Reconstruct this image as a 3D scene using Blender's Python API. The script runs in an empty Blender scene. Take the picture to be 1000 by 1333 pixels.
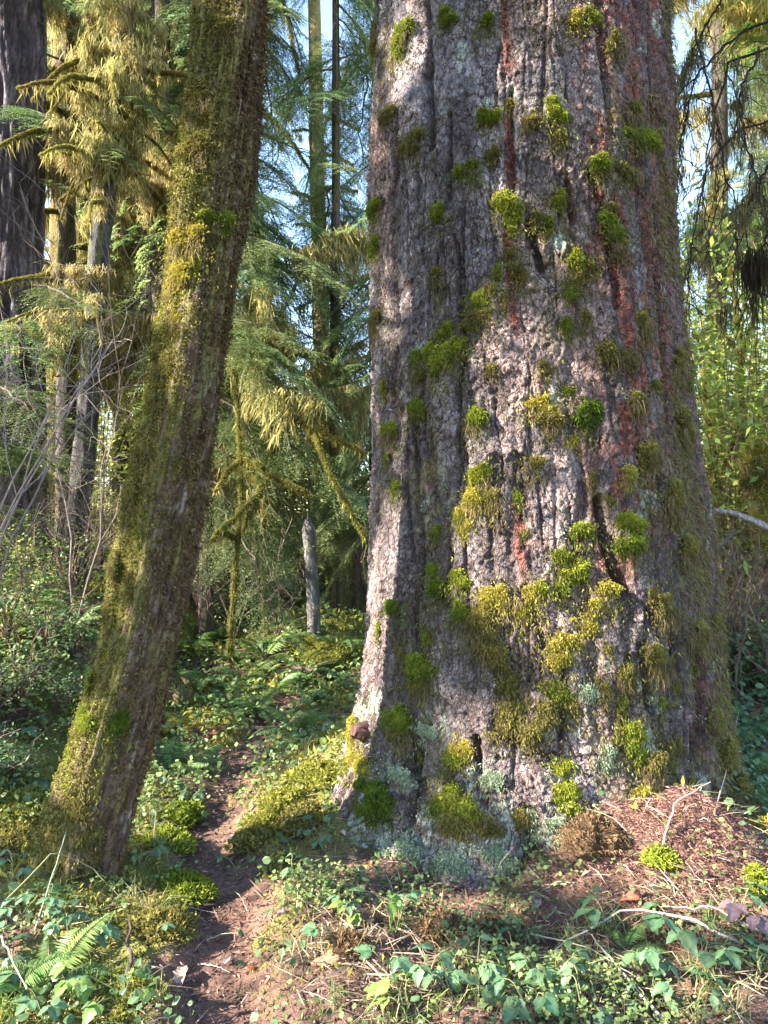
import bpy, math, random
import numpy as np
from mathutils import Vector, Matrix
from mathutils.bvhtree import BVHTree

random.seed(7)
RNG = np.random.default_rng(11)
SC = bpy.context.scene
COL = SC.collection

# ------------------------------------------------------------------ camera, sky, sun, exposure
F_PX, CX, CY, EYE = 970.0, 500.0, 666.5, 1.6
cam_d = bpy.data.cameras.new('camera')
cam = bpy.data.objects.new('camera', cam_d)
COL.objects.link(cam)
cam.location = (0, 0, EYE)
cam.rotation_euler = (math.radians(90), 0, 0)
cam_d.sensor_fit = 'VERTICAL'
cam_d.sensor_height = 24.0
cam_d.lens = 24.0 * F_PX / 1333.0
cam_d.clip_start = 0.05
cam_d.clip_end = 800
SC.camera = cam

SUN = Vector((-0.87, -0.25, 0.50)).normalized()
world = bpy.data.worlds.new('World')
SC.world = world
world.use_nodes = True
wn = world.node_tree
bg = wn.nodes['Background']
sky = wn.nodes.new('ShaderNodeTexSky')
sky.sky_type = 'NISHITA'
sky.sun_disc = False
sky.sun_elevation = math.asin(SUN.z)
sky.sun_rotation = math.atan2(SUN.x, SUN.y)
sky.air_density = 1.0
sky.dust_density = 0.25
sky.ozone_density = 1.5
wn.links.new(sky.outputs[0], bg.inputs[0])
bg.inputs[1].default_value = 0.14
sun_d = bpy.data.lights.new('sun', 'SUN')
sun_d.energy = 4.8
sun_d.angle = math.radians(0.5)
sun_d.color = (1.0, 0.93, 0.80)
sun = bpy.data.objects.new('sun', sun_d)
COL.objects.link(sun)
sun.rotation_euler = SUN.to_track_quat('Z', 'Y').to_euler()
sun.location = (-20, -10, 30)
SC.view_settings.view_transform = 'Standard'
SC.view_settings.look = 'None'
SC.view_settings.gamma = 1.0
SC.view_settings.use_curve_mapping = False
SC.view_settings.exposure = 2.7
SC.cycles.use_denoising = True
SC.cycles.denoising_prefilter = 'NONE'
SC.cycles.max_bounces = 6
SC.cycles.diffuse_bounces = 4
SC.cycles.transmission_bounces = 4
SC.cycles.transparent_max_bounces = 4
SC.cycles.glossy_bounces = 2
SC.cycles.sample_clamp_indirect = 6.0


# ------------------------------------------------------------------ noise
def _hash(ix, iy, iz, seed):
    h = (ix.astype(np.int64) * 374761393 + iy.astype(np.int64) * 668265263 + iz.astype(np.int64) * 2147483647 + seed * 1274126177) & 0xffffffff
    h = ((h ^ (h >> 13)) * 1274126177) & 0xffffffff
    h = ((h ^ (h >> 16)) * 2246822519) & 0xffffffff
    h = h ^ (h >> 15)
    return (h & 0xffffff).astype(np.float64) / 0xffffff


def vnoise(x, y, z=None, seed=0):
    x = np.asarray(x, float); y = np.asarray(y, float)
    x0 = np.floor(x); y0 = np.floor(y)
    fx = x - x0; fy = y - y0
    fx = fx * fx * fx * (fx * (fx * 6 - 15) + 10); fy = fy * fy * fy * (fy * (fy * 6 - 15) + 10)
    if z is None:
        zz = np.zeros_like(x0)
        a = _hash(x0, y0, zz, seed); b = _hash(x0 + 1, y0, zz, seed)
        c = _hash(x0, y0 + 1, zz, seed); d = _hash(x0 + 1, y0 + 1, zz, seed)
        return ((a * (1 - fx) + b * fx) * (1 - fy) + (c * (1 - fx) + d * fx) * fy) * 2 - 1
    z = np.asarray(z, float)
    z0 = np.floor(z); fz = z - z0; fz = fz * fz * (3 - 2 * fz)
    r = 0
    for k, wz in ((0, 1 - fz), (1, fz)):
        a = _hash(x0, y0, z0 + k, seed); b = _hash(x0 + 1, y0, z0 + k, seed)
        c = _hash(x0, y0 + 1, z0 + k, seed); d = _hash(x0 + 1, y0 + 1, z0 + k, seed)
        r = r + ((a * (1 - fx) + b * fx) * (1 - fy) + (c * (1 - fx) + d * fx) * fy) * wz
    return r * 2 - 1


def fbm(x, y, seed=0, oct=4, gain=0.5):
    t = 0; a = 1; n = 0
    for o in range(oct):
        t = t + a * vnoise(x * 2 ** o + 17.3 * o, y * 2 ** o - 9.1 * o, None, seed + o); n += a; a *= gain
    return t / n * 1.4


def worley(u, v, seed=0):
    u0 = np.floor(u); v0 = np.floor(v)
    F1 = np.full(u.shape, 9.0); F2 = np.full(u.shape, 9.0)
    cid = np.zeros(u.shape); dx = np.zeros(u.shape); dy = np.zeros(u.shape)
    zz = np.zeros_like(u0)
    for i in (-1, 0, 1):
        for j in (-1, 0, 1):
            cu = u0 + i; cv = v0 + j
            px = cu + 0.1 + 0.8 * _hash(cu, cv, zz, seed); py = cv + 0.1 + 0.8 * _hash(cu, cv, zz + 1, seed)
            ex = u - px; ey = v - py
            d = np.sqrt(ex * ex + ey * ey)
            m = d < F1
            F2 = np.where(m, F1, np.minimum(F2, d)); 
            cid = np.where(m, _hash(cu, cv, zz + 2, seed), cid)
            dx = np.where(m, ex, dx); dy = np.where(m, ey, dy)
            F1 = np.where(m, d, F1)
    return F1, F2, cid, dx, dy


def sstep(a, b, x):
    t = np.clip((x - a) / (b - a), 0, 1)
    return t * t * (3 - 2 * t)


def mixc(a, b, m):
    a = np.asarray(a, float); b = np.asarray(b, float); m = np.asarray(m)[..., None]
    return a * (1 - m) + b * m


def nrm(v):
    return v / np.maximum(np.linalg.norm(v, axis=-1, keepdims=True), 1e-9)


# ------------------------------------------------------------------ mesh building
class Geo:
    def __init__(s):
        s.V = []; s.F = []; s.C = []; s.M = []; s.n = 0

    def add(s, V, F, C, mi=0):
        V = np.asarray(V, float); F = np.asarray(F, np.int64)
        if len(V) == 0 or len(F) == 0:
            return s
        C = np.asarray(C, float)
        if C.ndim == 1:
            C = np.tile(C, (len(V), 1))
        s.V.append(V); s.F.append(F + s.n); s.C.append(C); s.M.append(np.full(len(F), mi)); s.n += len(V)
        return s

    def arrays(s):
        return np.concatenate(s.V), s.F, np.concatenate(s.C), s.M

    def mesh(s, name, mats, smooth=False):
        V = np.concatenate(s.V); C = np.concatenate(s.C)
        me = bpy.data.meshes.new(name)
        me.vertices.add(len(V)); me.vertices.foreach_set('co', V.astype(np.float32).ravel())
        sizes = np.concatenate([np.full(len(f), f.shape[1]) for f in s.F])
        loops = np.concatenate([f.ravel() for f in s.F])
        starts = np.concatenate([[0], np.cumsum(sizes)[:-1]])
        me.loops.add(len(loops)); me.loops.foreach_set('vertex_index', loops.astype(np.int32))
        me.polygons.add(len(sizes)); me.polygons.foreach_set('loop_start', starts.astype(np.int32))
        me.polygons.foreach_set('material_index', np.concatenate(s.M).astype(np.int32))
        me.polygons.foreach_set('use_smooth', np.full(len(sizes), smooth))
        for m in (mats if isinstance(mats, (list, tuple)) else [mats]):
            me.materials.append(m)
        a = me.attributes.new('Col', 'FLOAT_COLOR', 'POINT')
        a.data.foreach_set('color', np.concatenate([C, np.ones((len(C), 1))], 1).astype(np.float32).ravel())
        me.update(calc_edges=True)
        return me


def put(name, me, parent=None, loc=None, rot=None, scale=None, **props):
    o = bpy.data.objects.new(name, me)
    COL.objects.link(o)
    if parent:
        o.parent = parent
    if loc is not None:
        o.location = loc
    if rot is not None:
        o.rotation_euler = rot
    if scale is not None:
        o.scale = (scale,) * 3 if not hasattr(scale, '__len__') else scale
    for k, v in props.items():
        if v is not None:
            o[k] = v
    return o


def thing(name, label, cat, loc=(0, 0, 0), group=None, rotz=0, me=None):
    return put(name, me, None, loc, (0, 0, rotz), label=label, category=cat, group=group)


def rand_unit(n, rng=RNG):
    return nrm(rng.normal(size=(n, 3)))


def blades(P, D, L, W, side=None, mid=0.45, droop=0.0, rng=RNG):
    n = len(P); L = np.broadcast_to(L, (n,))[:, None]; W = np.broadcast_to(W, (n,))[:, None]
    if side is None:
        side = nrm(np.cross(D, rand_unit(n, rng)))
    tip = P + D * L; tip[:, 2] -= droop * L[:, 0]
    m = P + D * L * mid
    V = np.stack([P, m + side * W / 2, tip, m - side * W / 2], 1).reshape(-1, 3)
    F = np.arange(4 * n).reshape(n, 4)
    return V, F


def strands(P, D, L, W, grav=0.6, rng=RNG, side=None):
    """ribbons of two pieces that bend towards the ground"""
    n = len(P); L = np.broadcast_to(L, (n,))[:, None]; W = np.broadcast_to(W, (n,))[:, None]
    if side is None:
        side = nrm(np.cross(D, rand_unit(n, rng)))
    g = np.array([0, 0, -1.0])
    D2 = nrm(D * (1 - grav) + g * grav + rng.normal(size=(n, 3)) * 0.12)
    m = P + D * L * 0.4; t = m + D2 * L * 0.6
    V = np.stack([P + side * W * .35, P - side * W * .35, m - side * W * .5, m + side * W * .5, t], 1).reshape(-1, 3)
    b = np.arange(n) * 5
    Q = np.stack([b, b + 1, b + 2, b + 3], 1); T = np.stack([b + 3, b + 2, b + 4], 1)
    return V, Q, T


def rep(c, k):
    return np.repeat(c, k, axis=0)


def varcol(n, c1, c2, rng=RNG, jit=0.12):
    t = rng.random(n)[:, None]
    c = np.asarray(c1) * (1 - t) + np.asarray(c2) * t
    return c * (1 + rng.normal(size=(n, 1)) * jit).clip(0.5, 1.6)


def tube(P, R, sides=6, squash=None):
    P = np.asarray(P, float); k = len(P); R = np.broadcast_to(R, (k,))
    T = nrm(np.gradient(P, axis=0))
    up = np.array([0, 0, 1.0]) if abs(T[0, 2]) < 0.9 else np.array([1.0, 0, 0])
    n = nrm(np.cross(T[0], up)); fr = []
    for i in range(k):
        n = nrm(n - T[i] * np.dot(n, T[i])); fr.append(n)
    N = np.array(fr); B = np.cross(T, N)
    a = np.linspace(0, 2 * np.pi, sides, endpoint=False)
    V = P[:, None] + R[:, None, None] * (np.cos(a)[None, :, None] * N[:, None] + np.sin(a)[None, :, None] * B[:, None])
    i = np.arange(k - 1)[:, None] * sides; j = np.arange(sides)[None]
    j2 = (j + 1) % sides
    F = np.stack([i + j, i + j2, i + sides + j2, i + sides + j], -1).reshape(-1, 4)
    return V.reshape(-1, 3), F


# ------------------------------------------------------------------ materials
def attr_mat(name, rough=0.85, trans=0.0, bump=0.0, bscale=80.0, var=0.25, vscale=30.0, objvar=0.0, spec=0.3, stretch=1.0):
    m = bpy.data.materials.new(name); m.use_nodes = True
    nt = m.node_tree; N = nt.nodes; Lk = nt.links
    pr = N['Principled BSDF']; out = N['Material Output']
    at = N.new('ShaderNodeAttribute'); at.attribute_name = 'Col'
    tc = N.new('ShaderNodeTexCoord')
    mp = N.new('ShaderNodeMapping'); mp.inputs['Scale'].default_value = (1, 1, stretch)
    Lk.new(tc.outputs['Object'], mp.inputs[0])
    nz = N.new('ShaderNodeTexNoise'); nz.inputs['Scale'].default_value = vscale; nz.inputs['Detail'].default_value = 4
    Lk.new(mp.outputs[0], nz.inputs['Vector'])
    mr = N.new('ShaderNodeMapRange'); mr.inputs['From Min'].default_value = .25; mr.inputs['From Max'].default_value = .75
    mr.inputs['To Min'].default_value = 1 - var; mr.inputs['To Max'].default_value = 1 + var
    Lk.new(nz.outputs['Fac'], mr.inputs['Value'])
    hs = N.new('ShaderNodeHueSaturation')
    Lk.new(at.outputs['Color'], hs.inputs['Color'])
    if objvar:
        oi = N.new('ShaderNodeObjectInfo')
        m2 = N.new('ShaderNodeMapRange'); m2.inputs['To Min'].default_value = 1 - objvar; m2.inputs['To Max'].default_value = 1 + objvar
        Lk.new(oi.outputs['Random'], m2.inputs['Value'])
        mu = N.new('ShaderNodeMath'); mu.operation = 'MULTIPLY'
        Lk.new(mr.outputs[0], mu.inputs[0]); Lk.new(m2.outputs[0], mu.inputs[1])
        Lk.new(mu.outputs[0], hs.inputs['Value'])
        m3 = N.new('ShaderNodeMapRange'); m3.inputs['To Min'].default_value = 0.5 - objvar * .12; m3.inputs['To Max'].default_value = 0.5 + objvar * .06
        ml = N.new('ShaderNodeMath'); ml.operation = 'FRACT'
        mm = N.new('ShaderNodeMath'); mm.operation = 'MULTIPLY'; mm.inputs[1].default_value = 7.31
        Lk.new(oi.outputs['Random'], mm.inputs[0]); Lk.new(mm.outputs[0], ml.inputs[0]); Lk.new(ml.outputs[0], m3.inputs['Value'])
        Lk.new(m3.outputs[0], hs.inputs['Hue'])
    else:
        Lk.new(mr.outputs[0], hs.inputs['Value'])
    Lk.new(hs.outputs[0], pr.inputs['Base Color'])
    pr.inputs['Roughness'].default_value = rough
    pr.inputs['Specular IOR Level'].default_value = spec
    if bump:
        nb = N.new('ShaderNodeTexNoise'); nb.inputs['Scale'].default_value = bscale; nb.inputs['Detail'].default_value = 5; nb.inputs['Roughness'].default_value = .65
        Lk.new(mp.outputs[0], nb.inputs['Vector'])
        bp = N.new('ShaderNodeBump'); bp.inputs['Strength'].default_value = 1.0; bp.inputs['Distance'].default_value = bump
        Lk.new(nb.outputs['Fac'], bp.inputs['Height']); Lk.new(bp.outputs[0], pr.inputs['Normal'])
    if trans:
        tr = N.new('ShaderNodeBsdfTranslucent'); mx = N.new('ShaderNodeMixShader'); mx.inputs[0].default_value = trans
        Lk.new(hs.outputs[0], tr.inputs['Color'])
        Lk.new(pr.outputs[0], mx.inputs[1]); Lk.new(tr.outputs[0], mx.inputs[2]); Lk.new(mx.outputs[0], out.inputs[0])
    return m


M_SPRUCE = attr_mat('spruce_bark', 0.75, bump=0.006, bscale=110, var=0.32, vscale=140, spec=0.35)
def flake_mat(name):
    m = attr_mat(name, 0.72, bump=0.004, bscale=160, var=0.25, vscale=150, spec=0.4); nt = m.node_tree; N = nt.nodes; Lk = nt.links
    hs = [n for n in N if n.type == 'HUE_SAT'][0]; pr = N['Principled BSDF']; bp = [n for n in N if n.type == 'BUMP'][0]
    tc = N.new('ShaderNodeTexCoord'); mp = N.new('ShaderNodeMapping'); mp.inputs['Scale'].default_value = (1, 1, .62); Lk.new(tc.outputs['Object'], mp.inputs[0])
    wz = N.new('ShaderNodeTexNoise'); wz.inputs['Scale'].default_value = 26; wz.inputs['Detail'].default_value = 3; Lk.new(mp.outputs[0], wz.inputs['Vector'])
    sc = N.new('ShaderNodeVectorMath'); sc.operation = 'MULTIPLY_ADD'; sc.inputs[1].default_value = (.045,) * 3; Lk.new(wz.outputs['Color'], sc.inputs[0]); Lk.new(mp.outputs[0], sc.inputs[2])
    gate = N.new('ShaderNodeTexNoise'); gate.inputs['Scale'].default_value = 9; gate.inputs['Detail'].default_value = 3; Lk.new(mp.outputs[0], gate.inputs['Vector'])
    col = hs.outputs[0]; hsum = None
    for k, (scale, wid, lo, hi, dark) in enumerate(((34, .10, .78, 1.22, .8), (78, .16, .78, 1.24, .5))):
        ve = N.new('ShaderNodeTexVoronoi'); ve.feature = 'DISTANCE_TO_EDGE'; ve.inputs['Scale'].default_value = scale; Lk.new(sc.outputs[0], ve.inputs['Vector'])
        vc = N.new('ShaderNodeTexVoronoi'); vc.inputs['Scale'].default_value = scale; Lk.new(sc.outputs[0], vc.inputs['Vector'])
        sp = N.new('ShaderNodeSeparateColor'); Lk.new(vc.outputs['Color'], sp.inputs[0])
        mr = N.new('ShaderNodeMapRange'); mr.inputs['To Min'].default_value = lo; mr.inputs['To Max'].default_value = hi; Lk.new(sp.outputs[0], mr.inputs['Value'])
        mul = N.new('ShaderNodeVectorMath'); mul.operation = 'SCALE'; Lk.new(col, mul.inputs[0]); Lk.new(mr.outputs[0], mul.inputs['Scale'])
        cr = N.new('ShaderNodeMapRange'); cr.inputs['From Min'].default_value = 0.0; cr.inputs['From Max'].default_value = wid; cr.inputs['To Min'].default_value = dark; cr.inputs['To Max'].default_value = 0.0; Lk.new(ve.outputs['Distance'], cr.inputs['Value'])
        gt = N.new('ShaderNodeMapRange'); gt.inputs['From Min'].default_value = .38; gt.inputs['From Max'].default_value = .55; Lk.new(gate.outputs['Fac'], gt.inputs['Value'])
        gm = N.new('ShaderNodeMath'); gm.operation = 'MULTIPLY'; Lk.new(cr.outputs[0], gm.inputs[0]); Lk.new(gt.outputs[0], gm.inputs[1])
        mx = N.new('ShaderNodeMixRGB'); mx.inputs[2].default_value = (0.045, 0.024, 0.018, 1); Lk.new(gm.outputs[0], mx.inputs[0]); Lk.new(mul.outputs[0], mx.inputs[1]); col = mx.outputs[0]
        hh = N.new('ShaderNodeMath'); hh.operation = 'SUBTRACT'; Lk.new(sp.outputs[1], hh.inputs[0]); Lk.new(cr.outputs[0], hh.inputs[1])
        if hsum is None:
            hsum = hh.outputs[0]
        else:
            ad = N.new('ShaderNodeMath'); ad.operation = 'MULTIPLY_ADD'; ad.inputs[1].default_value = .5; Lk.new(hh.outputs[0], ad.inputs[0]); Lk.new(hsum, ad.inputs[2]); hsum = ad.outputs[0]
    b2 = N.new('ShaderNodeBump'); b2.inputs['Distance'].default_value = .008; b2.inputs['Strength'].default_value = 1; Lk.new(hsum, b2.inputs['Height']); Lk.new(bp.outputs[0], b2.inputs['Normal'])
    Lk.new(b2.outputs[0], pr.inputs['Normal']); Lk.new(col, pr.inputs['Base Color'])
    return m


M_SPRUCE = flake_mat('spruce_bark')
M_MAPLE = attr_mat('maple_bark', 0.8, bump=0.005, bscale=70, var=0.3, vscale=60)
M_BARK = attr_mat('bark', 0.85, bump=0.03, bscale=40, var=0.6, vscale=45, stretch=0.4, objvar=.15)
M_WOOD = attr_mat('branch_wood', 0.85, var=0.25, vscale=30)
M_MOSS = attr_mat('moss', 0.9, trans=0.35, var=0.2, vscale=25, spec=0.1)
M_DRAPE = attr_mat('hanging_moss', 0.9, trans=0.5, var=0.25, vscale=4, objvar=.18, spec=0.1)
M_NEEDLE = attr_mat('hemlock_needles', 0.5, trans=0.5, var=0.25, vscale=3, objvar=.3, spec=0.4)
M_LEAF = attr_mat('leaf', 0.45, trans=0.35, var=0.15, vscale=25, objvar=.22, spec=0.4)
M_FERN = attr_mat('fern', 0.5, trans=0.4, var=0.2, vscale=8, objvar=.25, spec=0.3)
M_LICHEN = attr_mat('lichen', 0.95, trans=0.1, var=0.2, vscale=60, spec=0.1)
M_SOIL = attr_mat('forest_soil', 0.95, bump=0.012, bscale=60, var=0.35, vscale=45, spec=0.15)
M_LITTER = attr_mat('litter', 0.8, trans=0.1, var=0.2, vscale=30, objvar=.2)
M_DRY = attr_mat('dry_leaf', 0.7, trans=0.2, var=0.25, vscale=40, objvar=.25)


# ------------------------------------------------------------------ pixel helpers (photo px -> ray)
def ray(px, py):
    return Vector(((px - CX) / F_PX, 1.0, -(py - CY) / F_PX)).normalized()


def at(px, py, Y):
    return np.array([(px - CX) / F_PX * Y, Y, EYE - (py - CY) / F_PX * Y])


EYEV = Vector((0, 0, EYE))


def bvh_of(V, Fq):
    return BVHTree.FromPolygons([tuple(v) for v in V.tolist()], [tuple(f) for f in Fq.tolist()])


# ------------------------------------------------------------------ ground
PATH_PX = [(330, 1400), (300, 1333), (285, 1260), (300, 1180), (272, 1090), (298, 1025), (318, 965), (352, 930), (380, 905)]
PATH = np.array([at(x, y, EYE * F_PX / (y - CY))[:2] for x, y in PATH_PX])
PATH = np.concatenate([[[-0.35, -3.0], [-0.42, 0.5]], PATH])


def path_dist(x, y):
    d = np.full(np.shape(x), 99.0)
    for a, b in zip(PATH[:-1], PATH[1:]):
        ab = b - a; L2 = (ab ** 2).sum()
        t = np.clip(((x - a[0]) * ab[0] + (y - a[1]) * ab[1]) / L2, 0, 1)
        d = np.minimum(d, np.hypot(x - a[0] - t * ab[0], y - a[1] - t * ab[1]))
    return d


def g2(x, y, cx, cy, sx, sy, a):
    return a * np.exp(-((x - cx) / sx) ** 2 - ((y - cy) / sy) ** 2)


def height(x, y, fine=True):
    x = np.asarray(x, float); y = np.asarray(y, float)
    r = np.hypot(x, y)
    h = 0.05 * np.clip(y - 6, 0, 22) * 0.8
    h = h + g2(x, y, 1.05, 4.4, 1.25, 1.05, 0.42)
    h = h + g2(x, y, 1.05, 3.16, 0.38, 0.28, 0.27) + g2(x, y, 1.40, 3.0, 0.28, 0.36, 0.18)
    h = h + g2(x, y, -0.12, 4.35, 0.45, 0.60, 0.26)
    h = h + g2(x, y, -0.75, 8.6, 0.9, 0.9, 0.35)
    h = h + g2(x, y, -1.35, 3.2, 0.35, 0.35, 0.10)
    h = h + 0.62 * sstep(-1.75, -3.0, x) * sstep(2.4, 4.6, y)
    h = h + 0.5 * sstep(1.8, 4.0, x) * sstep(3, 6, y)
    pd = path_dist(x, y)
    pw = sstep(0.22, 0.06, pd)
    h = h - 0.05 * pw
    h = h + 0.10 * fbm(x * .5 + 3, y * .5, 3, 2) * sstep(0, 6, r)
    if fine:
        k = 1 - 0.6 * pw
        h = h + k * (0.035 * fbm(x * 2.2, y * 2.2, 5, 3) + 0.026 * fbm(x * 7, y * 7, 9, 3))
    return h


def moss_mask(x, y):
    m = sstep(-0.15, 0.35, fbm(x * 1.1, y * 1.1, 21, 3) + 0.25)
    m = m * sstep(0.10, 0.24, path_dist(x, y) + 0.09 * fbm(x * 5, y * 5, 22, 2))
    m = np.maximum(m, g2(x, y, -0.2, 4.1, 0.42, 0.45, 1.3).clip(0, 1)) * (1 - .9 * g2(x, y, .15, 3.25, .55, .35, 1.2).clip(0, 1))
    m = np.maximum(m, g2(x, y, -0.75, 8.4, 1.0, 1.0, 1.2).clip(0, 1))
    # needle litter in front of the big trunk
    dry = np.maximum(g2(x, y, 1.15, 2.95, 0.75, 0.5, 1.4).clip(0, 1), g2(x, y, 0.3, 2.75, 0.8, 0.35, 1.2).clip(0, 1)); dry = np.maximum(dry, g2(x, y, -.1, 2.45, .5, .35, 1.3).clip(0, 1))
    return m * (1 - 0.85 * dry)


ang = np.concatenate([np.linspace(-42, 42, 330), np.linspace(46, 314, 60)]) * math.pi / 180
rad = np.concatenate([[0.02, 0.3, 0.8, 1.3], np.geomspace(1.7, 9, 240), np.geomspace(9.3, 160, 55)])
A, R = np.meshgrid(ang, rad)
gx = (R * np.sin(A)).ravel(); gy = (R * np.cos(A)).ravel()
gz = height(gx, gy)
na = len(ang)
i = np.arange(len(rad) - 1)[:, None] * na; j = np.arange(na)[None]; j2 = (j + 1) % na
GF = np.stack([i + j, i + na + j, i + na + j2, i + j2], -1).reshape(-1, 4)[:, ::-1]
GV = np.stack([gx, gy, gz], 1)
mm = moss_mask(gx, gy)
n1 = fbm(gx * 4, gy * 4, 31, 4); n2 = fbm(gx * 14, gy * 14, 35, 3)
soil = mixc((0.065, 0.040, 0.032), (0.17, 0.098, 0.07), sstep(-.4, .5, n1 + .4 * n2))
lit = np.maximum(g2(gx, gy, 1.15, 2.95, 0.75, 0.5, 1.2), np.maximum(g2(gx, gy, -0.3, 2.35, 0.75, 0.4, 1.2), g2(gx, gy, -0.78, 4.1, .35, .5, .9))).clip(0, 1)
soil = mixc(soil, (0.13, 0.075, 0.055), lit * sstep(-.5, .4, n2 + .3))
mossc = mixc((0.075, 0.085, 0.022), (0.19, 0.18, 0.045), sstep(-.5, .5, n1))
GC = mixc(soil, mossc, mm * sstep(-.6, .1, n2 + mm - .4))
g = Geo().add(GV, GF, GC)
put('ground', g.mesh('ground', M_SOIL, True), kind='structure')
G_BVH = bvh_of(GV, GF)


def gpt(x, y):
    return Vector((x, y, float(height(np.array([x]), np.array([y]))[0])))


def gcast(px, py):
    hit = G_BVH.ray_cast(EYEV, ray(px, py))
    return (hit[0], hit[1]) if hit[0] is not None else (None, None)


# ------------------------------------------------------------------ the big spruce
D_SP = 4.2
EDGE = np.array([(0, 487, 858), (100, 485, 868), (200, 482, 875), (300, 480, 880), (400, 480, 886), (500, 477, 897), (600, 475, 908),
                 (700, 473, 924), (800, 470, 936), (900, 469, 948), (950, 466, 958), (1000, 458, 968), (1040, 450, 978), (1100, 438, 990), (1180, 420, 1005)], float)
e_z = EYE - (EDGE[:, 0] - CY) / F_PX * D_SP
_a1 = np.arctan((EDGE[:, 1] - CX) / F_PX); _a2 = np.arctan((EDGE[:, 2] - CX) / F_PX)
e_c = D_SP * np.tan((_a1 + _a2) / 2)
e_r = D_SP / np.cos((_a1 + _a2) / 2) * np.sin((_a2 - _a1) / 2) * 0.97
o_ = np.argsort(e_z); e_z, e_c, e_r = e_z[o_], e_c[o_], e_r[o_]


def sp_prof(z):
    zc = np.clip(z, e_z[0], e_z[-1])
    r = np.interp(zc, e_z, e_r); c = np.interp(zc, e_z, e_c)
    r = np.where(z > e_z[-1], r - 0.022 * (z - e_z[-1]), r)
    return c, r


def sp_hit(px, py):
    """(s, z) on the smooth trunk for a photo pixel"""
    dx, dz = (px - CX) / F_PX, -(py - CY) / F_PX
    Y = 3.3
    for _ in range(12):
        z = EYE + dz * Y; c, r = sp_prof(np.array(z)); c, r = float(c), float(r)
        a = dx * dx + 1; b = -2 * (c * dx + D_SP); q = c * c + D_SP ** 2 - r * r
        disc = b * b - 4 * a * q
        Y = (-b - math.sqrt(max(disc, 0))) / (2 * a)
    th = math.atan2(dx * Y - c, D_SP - Y)
    return th * 0.9, EYE + dz * Y


def poly_dist(s, z, pts, zs=1.0):
    d = np.full(s.shape, 9.0)
    P = [sp_hit(*p) for p in pts]
    for a, b in zip(P[:-1], P[1:]):
        ax, az = a[0], a[1] * zs; bx, bz = b[0] - ax, b[1] * zs - az
        t = np.clip(((s - ax) * bx + (z * zs - az) * bz) / (bx * bx + bz * bz + 1e-9), 0, 1)
        d = np.minimum(d, np.hypot(s - ax - t * bx, z * zs - az - t * bz))
    return d


FISS = [  # photo-pixel lines of the deep cracks, depth, half width
    ([(556, -60), (559, 40), (556, 115), (562, 190)], .085, .022), ([(518, 150), (520, 200), (512, 250)], .05, .016),
    ([(512, 285), (508, 350), (514, 420)], .06, .02), ([(691, 290), (700, 318), (708, 345)], .07, .022), ([(744, 235), (747, 290)], .06, .012),
    ([(512, 455), (507, 500), (511, 545)], .10, .018), ([(524, 560), (521, 610), (524, 660), (532, 730)], .06, .012),
    ([(783, 650), (790, 700), (803, 745), (812, 770)], .10, .02), ([(850, 600), (852, 650)], .07, .018), ([(862, 800), (872, 860), (880, 900)], .08, .02),
    ([(545, 720), (538, 800), (546, 880)], .06, .016), ([(548, 980), (546, 1070)], .08, .022), ([(626, 960), (632, 1020), (640, 1040)], .07, .02),
    ([(690, 1060), (692, 1110), (700, 1150)], .14, .04), ([(655, 940), (690, 980), (720, 985)], .05, .03), ([(905, 850), (910, 930), (905, 1000)], .12, .05),
    ([(830, 840), (838, 920)], .05, .016), ([(600, 320), (604, 420)], .04, .012), ([(770, 230), (790, 330), (800, 400)], .05, .016),
    ([(845, 330), (855, 440), (862, 560)], .06, .02), ([(665, 120), (668, 260)], .035, .014), ([(590, 150), (588, 260)], .035, .012),
    ([(735, 860), (730, 960)], .04, .016), ([(500, 760), (500, 880)], .05, .014), ([(480, 600), (486, 700)], .04, .012), ([(775, -50), (780, 60), (790, 160)], .05, .018),
    ([(820, 100), (828, 250)], .04, .018)]
RED = [([(655, -60), (660, 120), (666, 250), (664, 340), (674, 430), (668, 560), (673, 700), (678, 780)], .028, 1.0),
       ([(775, -60), (782, 130), (800, 330), (815, 450), (808, 580), (796, 720)], .12, 1.0), ([(835, -60), (840, 150), (850, 330), (858, 480)], .07, .7), ([(800, -60), (815, 150), (830, 330), (838, 480), (836, 640)], .22, .8), ([(745, 380), (760, 520), (775, 640)], .03, .5), ([(868, -60), (872, 120), (880, 260)], .10, .6),
       ([(750, 250), (765, 360)], .03, .7), ([(600, 230), (612, 245), (615, 260)], .03, .5), ([(560, 560), (555, 700)], .03, .45), ([(760, 740), (735, 770)], .04, .6)]

zc = np.concatenate([np.linspace(-0.7, -.25, 30), np.linspace(-.24, 4.75, 780), np.linspace(4.8, 22, 60)])
tc = np.concatenate([np.linspace(-98, 92, 480), np.linspace(98, 254, 34)]) * math.pi / 180
TH, ZZ = np.meshgrid(tc, zc)
th = TH.ravel(); zz = ZZ.ravel(); s_ = th * 0.9
c_, r_ = sp_prof(zz)
warp = 0.05 * fbm(s_ * 5, zz * 2.2, 41, 3)
d = 0.042 * fbm(s_ * 2.3 + warp, zz * 0.5, 43, 3) + 0.014 * fbm(s_ * 6 + warp * 2, zz * 1.6, 45, 3)
low = np.exp(-np.clip(zz - 0.05, 0, 9) / 0.38)
for t0, w0, a0 in ((-72, 24, .24), (-24, 17, .10), (6, 12, .03), (30, 16, .05), (66, 20, .06)):
    d += low * a0 * np.exp(-((th * 180 / math.pi - t0) / w0) ** 2)
d += low * 0.03
furn = 1 - np.abs(fbm(s_ * 5.5 + 3 * warp, zz * 0.75, 47, 3))
fur = sstep(.80, .98, furn)
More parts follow.
